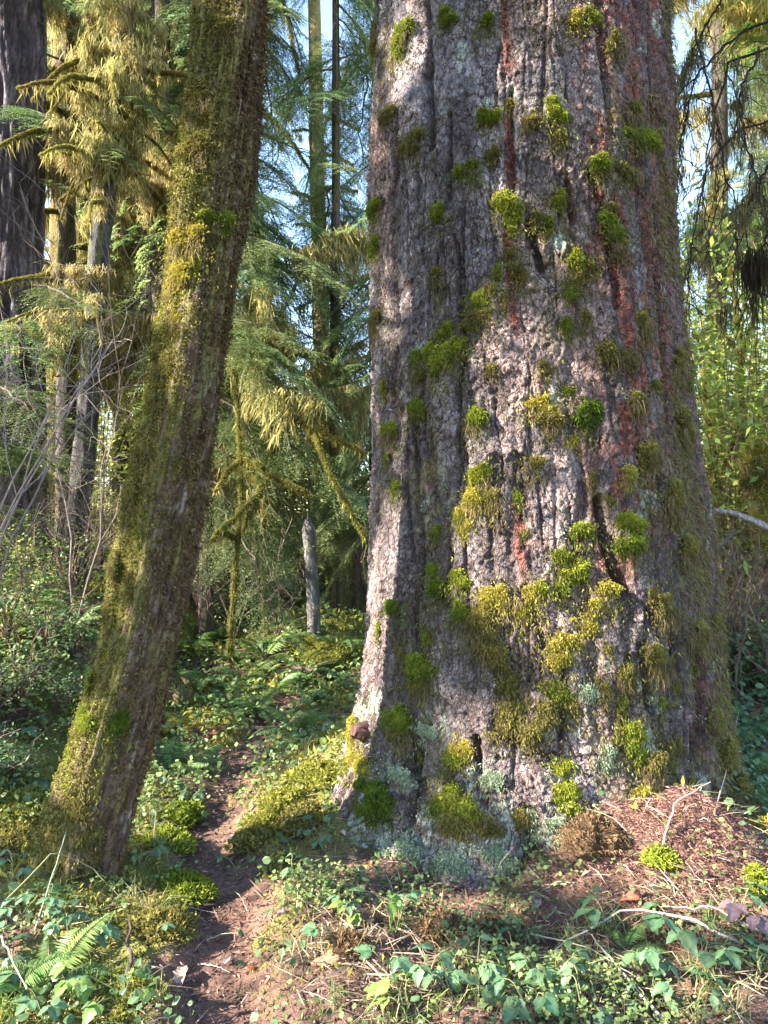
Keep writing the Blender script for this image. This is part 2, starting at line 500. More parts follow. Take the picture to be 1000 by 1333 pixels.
fur = fur * sstep(-.3, .4, fbm(s_ * 2.5, zz * 1.1, 49, 2)); d -= 0.026 * fur
dF = np.zeros_like(s_)
for pts, dep, hw in FISS:
    q = poly_dist(s_ + warp * .35, zz, pts)
    w_ = np.exp(-(q / hw) ** 2)
    d -= dep * .9 * w_; dF = np.maximum(dF, w_)
gid_ = worley((s_ + .02 * fbm(s_ * 18, zz * 14, 53, 3)) / .022, zz / .07, 62)[2]
dR = np.zeros_like(s_)
for pts, hw, a0 in RED:
    q = poly_dist(s_ + warp * .5, zz, pts)
    dR = np.maximum(dR, a0 * np.exp(-(q / hw) ** 2) * sstep(-.12, .22, fbm(s_ * 20 + 4 * warp, zz * 4, 51, 4) + .4 * (gid_ - .5) + (.22 if hw > .15 else .06)))
u = s_ + 0.026 * fbm(s_ * 18, zz * 14, 53, 4); v = zz + 0.030 * fbm(s_ * 16 + 5, zz * 12, 57, 4)
F1, F2, cid, dx, dy = worley(u / 0.030, v / 0.062, 61)
brk = sstep(-.45, .25, fbm(s_ * 9, zz * 6, 63, 3))
edge = 1 - brk * (1 - sstep(0.02, 0.16, F2 - F1))
tilt = np.clip(-dy, -.6, .8) * edge
G1, G2, gid, ex, ey = worley(u / 0.014 + 9, v / 0.021, 67)
ed2 = sstep(0.03, 0.22, G2 - G1)
hid = gid
rough = sstep(-.5, .5, fbm(s_ * 3, zz * 2, 71, 3))
vc = 1 - np.abs(fbm(s_ * 13 + 5 * warp, zz * 2.0, 75, 4)); vcr = sstep(.84, .97, vc) * sstep(-.3, .3, fbm(s_ * 5, zz * 3, 77, 2) + .1)
d += 0.0075 * (cid - .5) * edge + .004 * edge + 0.006 * tilt + (0.002 + 0.005 * rough) * ed2 * (0.1 + gid) + 0.003 * fbm(s_ * 30, zz * 20, 73, 3) + .006 * np.where(gid > .86, ed2, 0) - .012 * vcr
d = d * np.clip((25 - zz) / 14, .3, 1)
rr = r_ + d
SX = c_ + rr * np.sin(th); SY = D_SP - rr * np.cos(th)
SV = np.stack([SX, SY, zz], 1)
nt_ = len(tc)
i = np.arange(len(zc) - 1)[:, None] * nt_; j = np.arange(nt_)[None]; j2 = (j + 1) % nt_
SF = np.stack([i + j, i + j2, i + nt_ + j2, i + nt_ + j], -1).reshape(-1, 4)
# bark colours, with shade painted into the right side
nA = fbm(s_ * 4, zz * 1.6, 81, 4); nB = fbm(s_ * 22, zz * 18, 83, 3); nC = fbm(s_ * 1.6, zz * .9, 85, 3)
grey = mixc((0.095, 0.070, 0.069), (0.285, 0.240, 0.245), sstep(-.6, .7, nA + .5 * nB))
tan = mixc((0.17, 0.10, 0.08), (0.34, 0.225, 0.19), cid)
SCOL = mixc(grey, tan, sstep(.1, .6, nC + .4 * (cid - .5)) * .75)
SCOL *= (0.78 + .4 * cid)[:, None]
SCOL = mixc(SCOL, (0.075, 0.042, 0.036), brk * (1 - sstep(0.0, 0.10, F2 - F1)) * .8)
SCOL = mixc(SCOL, (0.11, 0.065, 0.055), (1 - sstep(0.0, 0.12, G2 - G1)) * .75 * sstep(-.5, .3, nB))
SCOL *= (.78 + .42 * gid)[:, None]
SCOL = mixc(SCOL, (0.40, 0.37, 0.38), sstep(.93, .97, gid) * .3 * sstep(-.1, .4, nA))
SCOL = mixc(SCOL, (0.04, 0.022, 0.018), vcr * .85)
SCOL = mixc(SCOL, (0.045, 0.025, 0.022), np.maximum(fur * .55, dF * .9))
red = mixc((0.075, 0.018, 0.012), (0.23, 0.058, 0.032), gid) * (.5 + .8 * hid)[:, None]
thd = th * 180 / math.pi
right = sstep(20, 46, thd + 14 * nA)
brown = mixc((0.042, 0.014, 0.009), (0.125, 0.046, 0.028), np.clip(cid * .5 + .5 * sstep(-.5, .5, nB), 0, 1))
SCOL = mixc(SCOL, brown * (.55 + .8 * hid)[:, None], right * .92)  # red-brown bark on the right, darkened further for the shade there
SCOL = mixc(SCOL, red, np.clip(dR * 1.05, 0, .95))
olive = mixc((0.10, 0.085, 0.025), (0.17, 0.14, 0.04), gid)
mossb = sstep(.15, .55, fbm(s_ * 3, zz * 1.2, 91, 4) + .40 * right - .35 + .5 * np.exp(-np.clip(zz, 0, 9) / .5))
SCOL = mixc(SCOL, olive, mossb * .7 * sstep(-.3, .3, nB + .2))
lic = sstep(.28, .6, fbm(s_ * 7, zz * 6, 95, 4) - .32 * sstep(0, 1.2, zz) + .35 * np.exp(-np.clip(zz - .15, 0, 9) / .35)) * sstep(-.4, .3, nB + .1)
SCOL = mixc(SCOL, mixc((0.24, 0.28, 0.22), (0.40, 0.45, 0.38), gid), lic * .85 * (1 - dF))
spruce = thing('spruce_tree', 'huge old spruce trunk with grey scaly bark and tufts of moss', 'tree', (0, 0, 0))
put('trunk', Geo().add(SV, SF, SCOL).mesh('spruce_trunk', M_SPRUCE, True), spruce)
nfront = 810
S_BVH = bvh_of(SV, SF)


def scast(px, py):
    h = S_BVH.ray_cast(EYEV, ray(px, py))
    return (h[0], h[1]) if h[0] is not None else (None, None)


def sample_grid(V, rows, cols, n, r0, r1, rng=RNG, wrap=True, c0=0, c1=None):
    G = V.reshape(rows, cols, 3); c1 = cols if c1 is None else c1
    a = rng.random(n) * (r1 - r0 - 1.01) + r0; b = rng.random(n) * (c1 - c0 - (0 if wrap else 1.01)) + c0
    i0 = a.astype(int); j0 = b.astype(int) % cols; fa = (a - i0)[:, None]; fb = (b - b.astype(int))[:, None]
    i1 = i0 + 1; j1 = (j0 + 1) % cols
    P = (G[i0, j0] * (1 - fb) + G[i0, j1] * fb) * (1 - fa) + (G[i1, j0] * (1 - fb) + G[i1, j1] * fb) * fa
    du = G[i0, j1] - G[i0, j0]; dv = G[i1, j0] - G[i0, j0]
    N = nrm(np.cross(du, dv))
    return P, N, a, b


# ------------------------------------------------------------------ moss tufts on the spruce
UPZ = np.array([0, 0, 1.0])
MC = {  # top colour a, b, skirt colour
    'g': ((0.10, 0.135, 0.014), (0.27, 0.31, 0.035), (0.15, 0.115, 0.055)),
    'b': ((0.16, 0.20, 0.018), (0.38, 0.39, 0.045), (0.17, 0.13, 0.06)),
    'y': ((0.24, 0.215, 0.03), (0.48, 0.41, 0.07), (0.26, 0.195, 0.09)),
    'o': ((0.11, 0.10, 0.025), (0.27, 0.23, 0.065), (0.16, 0.12, 0.06)),
    'd': ((0.055, 0.095, 0.012), (0.15, 0.21, 0.022), (0.12, 0.11, 0.04)),
    'm': ((0.13, 0.135, 0.022), (0.33, 0.31, 0.06), (0.2, 0.16, 0.07)),
    'l': ((0.19, 0.23, 0.14), (0.36, 0.41, 0.27), (0.20, 0.20, 0.13))}


def moss_geo(w, h, kind, skirt, rng, geo=None, thick=0.32, dens=1.0):
    """a cushion in its own frame: X right, Z up, -Y outward from the bark"""
    ca, cb, cs = MC[kind]
    geo = geo or Geo(); skirt *= .8
    nsub = int(rng.integers(2, 5)) if w * h > .0022 else int(rng.integers(1, 3))
    for q in range(nsub):
        f_ = 1 if nsub == 1 else rng.uniform(.42, .72)
        ww = w * f_; hh = h * f_ * rng.uniform(.8, 1.1)
        ox = 0 if nsub == 1 else rng.uniform(-.34, .34) * w; oz = 0 if nsub == 1 else rng.uniform(-.34, .36) * h
        ph0 = rng.random() * 6.28; lob = rng.uniform(.1, .26); lk_ = int(rng.integers(2, 5))
        T = thick * min(ww, hh)
        # dark core
        ph = np.linspace(0, 2 * np.pi, 10, endpoint=False); cv = []
        for k, (f, yy) in enumerate(((1, .012), (.9, -.35), (.6, -.66), (.2, -.84))):
            rr_ = f * (1 + .12 * rng.normal(size=10)) * .44 * (1 + lob * np.sin(lk_ * ph + ph0))
            cv.append(np.stack([ox + np.cos(ph) * rr_ * ww, np.full(10, yy * T if k else .012), oz + np.sin(ph) * rr_ * hh], 1))
        cv = np.concatenate(cv); I = np.arange(3)[:, None] * 10; J = np.arange(10)[None]
        geo.add(cv, np.stack([I + J, I + (J + 1) % 10, I + 10 + (J + 1) % 10, I + 10 + J], -1).reshape(-1, 4), np.array(ca) * .55)
        n = int(np.clip(ww * hh * 260000 * dens, 45, 650))
        a = rng.random(n) * 2 * np.pi; rad_ = np.sqrt(rng.random(n)) * (1 + .12 * rng.normal(size=n)); lobf = 1 + lob * np.sin(lk_ * a + ph0) + .35 * vnoise(np.cos(a) * 2.6 + ph0, np.sin(a) * 2.6, None, 9)
        x = np.cos(a) * rad_ * .5; z = np.sin(a) * rad_ * .5
        y = -np.sqrt(np.clip(1 - (2 * np.hypot(x, z)) ** 2, 0, 1)) * .86
        P = np.stack([ox + x * ww * lobf, y * T * (1 + .35 * vnoise(x * 7 + ph0, z * 7, None, q)), oz + z * hh * lobf], 1)
        N = nrm(np.stack([x / .5 / ww, y / T, z / .5 / hh + .2 / hh], 1) + 1e-6)
        D = nrm(N + rng.normal(size=(n, 3)) * .8 + np.array([0, 0, .15]))
        L = rng.uniform(.007, .016, n) * (1 + .3 * (w > .1)); V, F = blades(P, D, L, L * .44, rng=rng, droop=.3)
        tt = np.clip(.5 + z * 1.0 + rng.normal(size=n) * .25 + .3 * vnoise(P[:, 0] * 60, P[:, 2] * 60, None, 5), 0, 1)[:, None]
        c = (np.array(ca) * (1 - tt) + np.array(cb) * tt) * (1 + rng.normal(size=(n, 1)) * .14)
        c = np.where(rng.random((n, 1)) < .12 * (1 - tt) + .05, np.array(cs) * 1.1, c)
        geo.add(V, F, rep(c.clip(.005, 1), 4))
    # ragged thin mat fading into the bark round the cushion
    n = int(np.clip(w * h * 150000 * dens, 40, 420)); x = rng.normal(size=n) * .48; z = rng.normal(size=n) * .55 - .28
    kp = (vnoise(x * 5 + w * 900, z * 5 + h * 900, None, 3) > -.15) & (np.hypot(x, z) > .25); x, z = x[kp], z[kp]; n = len(x)
    if n > 4:
        P = np.stack([x * w, -rng.uniform(.001, .012, n), z * h], 1); D = nrm(np.stack([rng.normal(size=n) * .6, -rng.uniform(.15, .8, n), rng.normal(size=n) * .45 - .55], 1)); L = rng.uniform(.007, .020, n)
        V, F = blades(P, D, L, L * .33, rng=rng, droop=.3); tt = rng.random((n, 1)); c = np.array(ca) * (1 - tt) + np.array(cb) * tt * .8 + .0; c = np.where(rng.random((n, 1)) < .45, np.array(cs) * rng.uniform(.5, 1.1, (n, 1)), c); geo.add(V, F, rep(c, 4))
    if skirt > 0:
        n = int(np.clip(w * skirt * 15000, 12, 240))
        x = rng.uniform(-.46, .46, n); zt = -np.sqrt(np.clip(.25 - x * x, 0, 1)) * rng.uniform(-.3, .9, n)
        P = np.stack([x * w, -thick * min(w, h) * rng.uniform(0, .6, n), zt * h], 1)
        D = nrm(np.stack([rng.normal(size=n) * .55, -np.abs(rng.normal(size=n)) * .35 - .05, np.full(n, -.8)], 1))
        L = skirt * rng.uniform(.15, 1.0, n) ** 1.5 * (1 - .5 * np.abs(x) / .5)
        V, Q, Tt = strands(P, D, L, rng.uniform(.002, .0042, n), .7, rng=rng)
        c = rep(varcol(n, np.array(cs) * .75, np.array(cs) * 1.35, rng), 5)
        geo.add(V, Q, c); geo.V.append(np.zeros((0, 3))); geo.F.append(Tt + geo.n - len(V)); geo.C.append(np.zeros((0, 3))); geo.M.append(np.zeros(len(Tt)))
    return geo


TUFTS = [(658, 264, 42, 38, 'b', .4), (664, 292, 20, 24, 'g', .6), (600, 222, 22, 20, 'g', .6), (617, 220, 20, 20, 'g', .6), (570, 279, 20, 24, 'g', .5), (636, 155, 22, 20, 'g', .9),
         (634, 30, 16, 18, 'g', .7), (583, 23, 18, 20, 'g', .6), (526, 40, 20, 32, 'g', .9), (520, 62, 16, 22, 'g', 1.2), (490, 45, 14, 40, 'o', .7), (489, 271, 18, 22, 'g', .3), (490, 314, 14, 28, 'g', .3),
         (489, 415, 20, 24, 'o', 1.6), (506, 560, 16, 16, 'g', 2.5), (724, 256, 18, 20, 'b', .6), (719, 136, 20, 24, 'b', .3), (727, 158, 20, 26, 'g', .5), (726, 177, 16, 20, 'o', .8), (749, 26, 16, 20, 'y', .4),
         (768, 18, 16, 18, 'b', .3), (672, 340, 24, 34, 'o', .7), (680, 362, 18, 20, 'o', .6), (711, 291, 14, 18, 'g', .4), (698, 284, 12, 18, 'o', .4), (757, 340, 26, 26, 'b', .4), (748, 362, 20, 30, 'o', .8),
         (588, 458, 40, 40, 'b', .8), (566, 465, 26, 34, 'b', .5), (545, 468, 18, 18, 'g', .4), (578, 433, 22, 22, 'g', .4), (620, 392, 24, 20, 'g', .4), (622, 414, 34, 26, 'o', .9), (548, 528, 26, 28, 'g', 1.2),
         (615, 545, 26, 28, 'g', 1.4), (736, 508, 38, 26, 'g', .6), (700, 528, 34, 22, 'y', 1.3), (722, 552, 32, 28, 'o', .8), (769, 535, 28, 46, 'd', .4), (748, 577, 24, 14, 'y', .6), (692, 606, 26, 26, 'o', .4),
         (628, 622, 28, 30, 'b', .7), (644, 650, 24, 30, 'o', 1.3), (616, 654, 26, 34, 'y', .8), (598, 672, 18, 34, 'y', 1.0), (604, 690, 16, 20, 'y', 1.2), (575, 772, 38, 40, 'd', .5), (596, 756, 22, 24, 'b', .5),
         (566, 742, 20, 20, 'g', .6), (600, 802, 24, 28, 'g', .7), (632, 786, 34, 30, 'y', .6), (660, 780, 40, 36, 'y', .8), (676, 800, 26, 30, 'y', 1.0), (626, 820, 40, 36, 'o', .9), (640, 850, 36, 34, 'o', .8),
         (704, 764, 26, 20, 'b', .7), (692, 775, 18, 22, 'y', 1.0), (743, 742, 34, 34, 'b', .3), (735, 722, 26, 22, 'g', .3), (762, 700, 26, 26, 'g', .3), (756, 690, 16, 14, 'o', .4), (792, 772, 28, 26, 'y', .5),
         (776, 792, 26, 26, 'y', .6), (764, 812, 26, 24, 'y', .6), (742, 828, 38, 30, 'y', .7), (728, 850, 28, 30, 'y', .8), (822, 676, 32, 26, 'b', .3), (823, 704, 34, 36, 'g', .7), (723, 902, 46, 32, 'g', .9),
         (704, 932, 40, 30, 'o', 1.0), (672, 905, 46, 38, 'o', .8), (664, 935, 40, 36, 'o', .8), (690, 948, 34, 30, 'o', .7), (556, 868, 34, 32, 'g', .6), (548, 890, 28, 30, 'o', 1.2), (520, 935, 34, 34, 'g', .5),
         (524, 958, 30, 26, 'o', 1.6), (486, 1028, 36, 40, 'd', .3), (478, 1050, 34, 40, 'd', .5), (500, 1052, 26, 34, 'd', .5), (590, 998, 40, 38, 'g', .4), (582, 1036, 40, 44, 'g', .4), (604, 1050, 44, 50, 'b', .5),
         (626, 1064, 46, 40, 'o', .6), (596, 1080, 50, 34, 'o', .6), (600, 970, 24, 22, 'y', .7), (727, 998, 26, 22, 'b', .3), (736, 1037, 28, 24, 'b', .3), (748, 1058, 26, 20, 'b', .3), (680, 1052, 40, 34, 'l', .2),
         (672, 1064, 26, 22, 'o', .4), (752, 1150, 34, 40, 'b', .3), (760, 1175, 38, 34, 'g', .3), (784, 1150, 22, 40, 'o', .4), (823, 953, 28, 18, 'b', .4), (826, 980, 20, 34, 'g', .5), (781, 218, 24, 26, 'g', .7),
         (800, 296, 30, 30, 'g', .9), (818, 220, 24, 30, 'o', 1.2), (834, 182, 38, 22, 'g', .8), (804, 320, 20, 24, 'o', 1.2), (822, 150, 20, 30, 'o', 1.3), (796, 455, 24, 30, 'o', 1.4), (832, 520, 22, 30, 'o', 1.5),
         (868, 790, 28, 40, 'o', 1.3), (876, 650, 28, 40, 'o', 1.3), (838, 420, 16, 40, 'o', 1.2), (848, 590, 20, 30, 'o', 1.2), (818, 620, 16, 20, 'y', 1.5), (737, 424, 14, 14, 'g', .3), (518, 790, 24, 22, 'd', .4),
         (506, 148, 16, 16, 'o', 1.0), (534, 190, 26, 22, 'o', 1.3), (664, 142, 22, 22, 'o', 1.4), (690, 155, 20, 20, 'o', 1.4), (550, 485, 20, 14, 'o', 1.2), (640, 480, 10, 10, 'o', 2.0), (848, 1000, 30, 40, 'o', 1.0),
         (834, 1040, 34, 30, 'y', .5), (812, 880, 20, 30, 'o', 1.0), (860, 860, 26, 40, 'o', 1.2), (790, 985, 22, 26, 'l', .3), (700, 1095, 30, 30, 'l', .3), (640, 1010, 24, 22, 'l', .3), (560, 955, 26, 24, 'l', .3),
         (458, 930, 14, 20, 'b', .3), (470, 985, 22, 34, 'y', .5), (462, 955, 14, 40, 'y', .6), (520, 1010, 26, 24, 'l', .3), (770, 905, 24, 26, 'l', .3), (895, 720, 22, 40, 'o', 1.0), (905, 820, 26, 50, 'o', .9),
         (930, 930, 26, 40, 'o', .7), (948, 980, 26, 40, 'o', .7), (960, 1030, 26, 40, 'o', .7), (890, 560, 18, 40, 'o', 1.0), (880, 480, 16, 40, 'o', 1.0), (800, 60, 18, 30, 'o', 1.0), (640, 200, 14, 16, 'o', 1.4),
         (590, 1120, 40, 30, 'l', .2), (540, 1110, 34, 34, 'l', .2), (650, 1120, 30, 26, 'l', .2), (500, 1110, 26, 30, 'l', .2), (740, 1110, 34, 44, 'l', .2), (720, 1070, 26, 26, 'l', .2)]


def frame_mat(p, n, up=Vector((0, 0, 1)), roll=0.0):
    """object matrix: -Y along n, Z as up as it can be"""
    y = -Vector(n).normalized(); x = y.cross(up)
    if x.length < 1e-3:
        x = Vector((1, 0, 0))
    x.normalize(); z = x.cross(y)
    m = Matrix((x, y, z)).transposed().to_4x4(); m.translation = p
    return m


for k, (px, py, w, h, kd, sk) in enumerate(TUFTS):
    p, n = scast(px, py)
    if p is None:
        print('tuft miss', px, py); continue
    n = Vector((p.x - float(sp_prof(np.array(p.z))[0]), p.y - D_SP, 0)).normalized()
    depth = p.y / F_PX; rng = np.random.default_rng(500 + k)
    face = max(0.45, abs(n.dot(Vector((p.x, p.y, 0)).normalized())))
    geo = moss_geo(w * depth / face * 1.05, h * depth * 1.05, kd, sk * h * depth, rng)
    o = put('lichen_patch' if kd == 'l' else 'moss_tuft', geo.mesh('moss_tuft', M_LICHEN if kd == 'l' else M_MOSS), spruce)
    m = frame_mat(p + n * 0.004, n); o.matrix_local = m

rr2 = random.Random(91)
TPOS = [(px, py, w, h) for px, py, w, h, kd, sk in TUFTS if kd != 'l']
for k in range(66):
    if k % 3:
        px, py = rr2.uniform(480, 900), rr2.uniform(300, 1050)
    else:
        px, py = rr2.uniform(780, 960), rr2.uniform(100, 1080)
    p, n = scast(px, py)
    if p is None:
        continue
    n = Vector((p.x - float(sp_prof(np.array(p.z))[0]), p.y - D_SP, 0)).normalized(); depth = p.y / F_PX; w = rr2.uniform(7, 17); h = rr2.uniform(8, 22)
    kd = rr2.choice('ooogg' if px < 780 else 'ooooog'); sk = rr2.uniform(.3, 1.4); TPOS.append((px, py, w, h))
    o = put('moss_tuft', moss_geo(w * depth, h * depth, kd, sk * h * depth, np.random.default_rng(1500 + k)).mesh('moss_tuft', M_MOSS), spruce); o.matrix_local = frame_mat(p + n * .003, n)

# fine growth all over the bark: moss fur, dead brown wisps and crinkled lichen
n = 85000
P, N, ra, cb_ = sample_grid(SV, len(zc), nt_, n, 40, nfront - 1, c0=24, c1=460)
th_p = np.arctan2(P[:, 0] - sp_prof(P[:, 2])[0], D_SP - P[:, 1]); sp_ = th_p * .9; zp = P[:, 2]
deg = th_p * 180 / math.pi; nr = fbm(sp_ * 4, zp * 1.6, 81, 4)
rightm = sstep(22, 48, deg + 12 * nr)
lowm = np.exp(-np.clip(zp - 0.1, 0, 9) / .45)
mk = sstep(.12, .5, fbm(sp_ * 5, zp * 2.0, 103, 4) + .55 * rightm - .20 + .35 * lowm)
# thin mats of moss spread on the bark round and below every cushion
ppx = CX + P[:, 0] / P[:, 1] * F_PX; ppy = CY - (P[:, 2] - EYE) / P[:, 1] * F_PX; near = np.zeros(n)
wob = fbm(sp_ * 12, zp * 10, 105, 3)
for tx, ty, tw, th_ in TPOS:
    ex_ = (ppx - tx) / (tw * .75); ey_ = (ppy - ty); ey_ = np.where(ey_ > 0, ey_ / (th_ * 1.5), ey_ / (th_ * .7))
    near = np.maximum(near, 1.15 - np.hypot(ex_, ey_) + .5 * wob)
near = sstep(0, .8, near)
keep = RNG.random(n) < np.maximum(mk * .95, near)
P1, N1, zz1, rm1, nr1 = P[keep], N[keep], zp[keep], rightm[keep], near[keep]
k = len(P1)
D = nrm(N1 * .5 + RNG.normal(size=(k, 3)) * .45 + np.array([0, 0, -.55]))
L = RNG.uniform(.010, .034, k) * (1 + .8 * rm1)
V, Q, T = strands(P1, D, L, RNG.uniform(.003, .006, k), .45)
c = varcol(k, (0.09, 0.065, 0.03), (0.24, 0.18, 0.08), jit=.3)
gm = RNG.random((k, 1)) < .25 + .5 * nr1[:, None]
c = np.where(gm, varcol(k, (0.10, 0.11, 0.02), (0.24, 0.24, 0.05)), c)
geo = Geo().add(V, Q, rep(c, 5)); geo.add(V, T, rep(c, 5))
put('moss_fur', geo.mesh('moss_fur', M_MOSS), spruce, kind='stuff')
lk = sstep(.30, .62, fbm(sp_ * 9, zp * 8, 95, 4) - .30 * sstep(0, 1.1, zp) - .08 + .42 * np.exp(-np.clip(zp - .1, 0, 9) / .4))
keep = RNG.random(n) < lk * .8
P1, N1 = P[keep], N[keep]; k = len(P1)
D = nrm(N1 * .8 + RNG.normal(size=(k, 3)) * .7)
V, F = blades(P1, D, RNG.uniform(.008, .020, k), RNG.uniform(.005, .012, k))
geo = Geo().add(V, F, rep(varcol(k, (0.17, 0.22, 0.14), (0.36, 0.42, 0.29)), 4))
put('lichen_crust', geo.mesh('lichen_crust', M_LICHEN), spruce, kind='stuff')

# ------------------------------------------------------------------ leaning mossy maple
LE = np.array([(-700, 345, 440), (-300, 285, 385), (0, 250, 357), (100, 241, 352), (200, 232, 341), (300, 214, 327), (380, 206, 318), (430, 194, 313), (500, 187, 303), (600, 166, 286), (700, 147, 271), (800, 130, 248),
               (900, 104, 226), (1000, 68, 203), (1050, 53, 191), (1100, 44, 181), (1150, 38, 170), (1200, 34, 164), (1260, 28, 160)], float)
D_LE = 3.25
l_z = EYE - (LE[:, 0] - CY) / F_PX * D_LE; _a1 = np.arctan((LE[:, 1] - CX) / F_PX); _a2 = np.arctan((LE[:, 2] - CX) / F_PX); l_x = D_LE * np.tan((_a1 + _a2) / 2); l_r = D_LE / np.cos((_a1 + _a2) / 2) * np.sin((_a2 - _a1) / 2) * .98 - .036
o_ = np.argsort(l_z); l_z, l_x, l_r = l_z[o_], l_x[o_], l_r[o_]
zl = np.concatenate([np.linspace(l_z[0], 4.1, 400), np.linspace(4.2, l_z[-1], 40)])
tl = np.linspace(-math.pi, math.pi, 150, endpoint=False)
TH, ZL = np.meshgrid(tl, zl); th = TH.ravel(); z = ZL.ravel()
cx_ = np.interp(z, l_z, l_x); r_ = np.interp(z, l_z, l_r); sl = th * .2
xx, yy = np.sin(th), -np.cos(th)
d = .026 * vnoise(xx * 1.6 + 5, z * 1.3, yy * 1.6, 201) + .012 * vnoise(xx * 3, z * 3, yy * 3, 203) + .010 * vnoise(xx * 9, z * 4, yy * 9, 205)
low = np.exp(-np.clip(z + .05, 0, 9) / .28)
d += low * (.11 * np.exp(-((th + 1.3) / .4) ** 2) + .07 * np.exp(-((th - 1.1) / .35) ** 2) + .03 * np.exp(-((th + .1) / .4) ** 2) - .02)
F1, F2, cid, dx, dy = worley((sl + .006 * fbm(sl * 40, z * 20, 207, 2)) / .02, z / .055, 209)
d += .006 * sstep(.02, .3, F2 - F1) * cid + .007 * vnoise(xx * 22, z * 18, yy * 22, 219)
rr = r_ + d
LV = np.stack([cx_ + rr * xx, D_LE + rr * yy, z], 1)
nl = len(tl)
i = np.arange(len(zl) - 1)[:, None] * nl; j = np.arange(nl)[None]; j2 = (j + 1) % nl
LF = np.stack([i + j, i + j2, i + nl + j2, i + nl + j], -1).reshape(-1, 4)
nb = vnoise(xx * 8, z * 9, yy * 8, 211)
LC = mixc((0.050, 0.028, 0.020), (0.115, 0.072, 0.052), sstep(-.5, .5, nb + cid - .5))
LC = mixc(LC, (0.27, 0.235, 0.20), sstep(.5, .75, vnoise(xx * 16, z * 13, yy * 16, 213)) * sstep(-.5, .4, th) * .7)
LC = mixc(LC, (0.05, 0.026, 0.02), 1 - sstep(0, .14, F2 - F1))
ol = sstep(-.5, .3, vnoise(xx * 5 + 2, z * 5, yy * 5, 215) + 1.0 * sstep(.6, -.9, th) - .55 + .40 * sstep(1.8, 3.2, z))
LC = mixc(LC, mixc((0.060, 0.052, 0.014), (0.17, 0.145, 0.04), sstep(-.5, .5, vnoise(xx * 30, z * 26, yy * 30, 217))), ol * .85)
maple = thing('maple_tree', 'slender leaning maple trunk wrapped in olive brown moss', 'tree', (0, 0, 0))
put('trunk', Geo().add(LV, LF, LC).mesh('maple_trunk', M_MAPLE, True), maple)
L_BVH = bvh_of(LV, LF)
n = 190000
P, N, ra, cb_ = sample_grid(LV, len(zl), nl, n, 3, 399)
tp = np.arctan2(P[:, 0] - np.interp(P[:, 2], l_z, l_x), D_LE - P[:, 1]); zp = P[:, 2]
left = sstep(.75, -.9, tp)
pn = vnoise(N[:, 0] * 5 + P[:, 0] * 3, zp * 5, N[:, 1] * 5, 221) + .6 * vnoise(P[:, 0] * 22, zp * 15, N[:, 1] * 9, 223)
mk = np.clip(sstep(-.55, .35, pn + .85 * left - .50 + .34 * sstep(1.6, 3.0, zp)), .10, 1)
front = (np.abs(tp) < 1.75) | (RNG.random(n) < .12)
keep = (RNG.random(n) < mk * .8) & front
P1, N1, lf, zz1, tp1, pn1 = P[keep], N[keep], left[keep], zp[keep], tp[keep], pn[keep]
k = len(P1)
brownish = np.clip(sstep(-.1, .9, tp1) * .9 + .25 * sstep(2.0, 3.4, zz1), 0, 1)[:, None]
D = nrm(N1 * (.8 - .35 * brownish) + RNG.normal(size=(k, 3)) * .8 + np.array([0, 0, -.25]) - brownish * np.array([0, 0, .3]))
L = RNG.uniform(.007, .019, k) * (1 + .7 * brownish[:, 0])
V, Q, T = strands(P1 + N1 * (.004 + .010 * sstep(.2, .8, pn1))[:, None], D, L, RNG.uniform(.004, .0075, k), .3)
green = varcol(k, (0.075, 0.070, 0.014), (0.25, 0.22, 0.05), jit=.3)
brn = varcol(k, (0.06, 0.036, 0.018), (0.19, 0.125, 0.06), jit=.3)
vivid = varcol(k, (0.10, 0.12, 0.014), (0.25, 0.26, 0.035), jit=.25)
c = green * (1 - brownish) + brn * brownish
c = np.where((vnoise(P1[:, 0] * 9, P1[:, 2] * 9, P1[:, 1] * 9, 229)[:, None] > .35) & (RNG.random((k, 1)) < .75 * lf[:, None]), vivid, c)
geo = Geo().add(V, Q, rep(c, 5)); geo.add(V, T, rep(c, 5))
put('moss_coat', geo.mesh('moss_coat', M_MOSS), maple, kind='stuff')
# bulging cushions of brighter moss
for k, (px, py, w, h, kd, sk) in enumerate([(243, 316, 52, 44, 'y', 1.0), (228, 356, 46, 36, 'y', .8), (250, 338, 30, 26, 'b', .6), (222, 376, 26, 22, 'y', 1.6), (262, 300, 40, 34, 'o', 1.0), (285, 285, 40, 30, 'g', 1.2), (232, 412, 26, 16, 'y', 2.0),
                                            (200, 520, 40, 40, 'o', .5), (215, 470, 40, 40, 'o', .6), (190, 580, 36, 44, 'o', .5), (170, 650, 36, 44, 'o', .5), (150, 740, 34, 44, 'o', .5), (145, 800, 34, 40, 'o', .5),
                                            (120, 880, 34, 46, 'g', .4), (110, 940, 46, 46, 'g', .4), (85, 985, 40, 30, 'g', .4), (150, 945, 30, 36, 'd', .3), (100, 1040, 30, 40, 'o', .4), (70, 1015, 30, 26, 'o', .4), (350, 55, 16, 40, 'd', .4),
                                            (255, 200, 44, 40, 'o', .6), (262, 130, 40, 40, 'o', .8), (280, 40, 50, 40, 'o', 1.0), (120, 1090, 26, 40, 'o', .5)]):
    h_ = L_BVH.ray_cast(EYEV, ray(px, py))
    if h_[0] is None:
        print('lean miss', px, py); continue
    p = h_[0]; nn = Vector((p.x - float(np.interp(p.z, l_z, l_x)), p.y - D_LE, 0)).normalized(); dp = p.y / F_PX
    o = put('moss_tuft', moss_geo(w * dp, h * dp, kd, sk * h * dp, np.random.default_rng(900 + k), thick=.16).mesh('moss_tuft', M_MOSS), maple)
    o.matrix_local = frame_mat(p + nn * .004, nn)

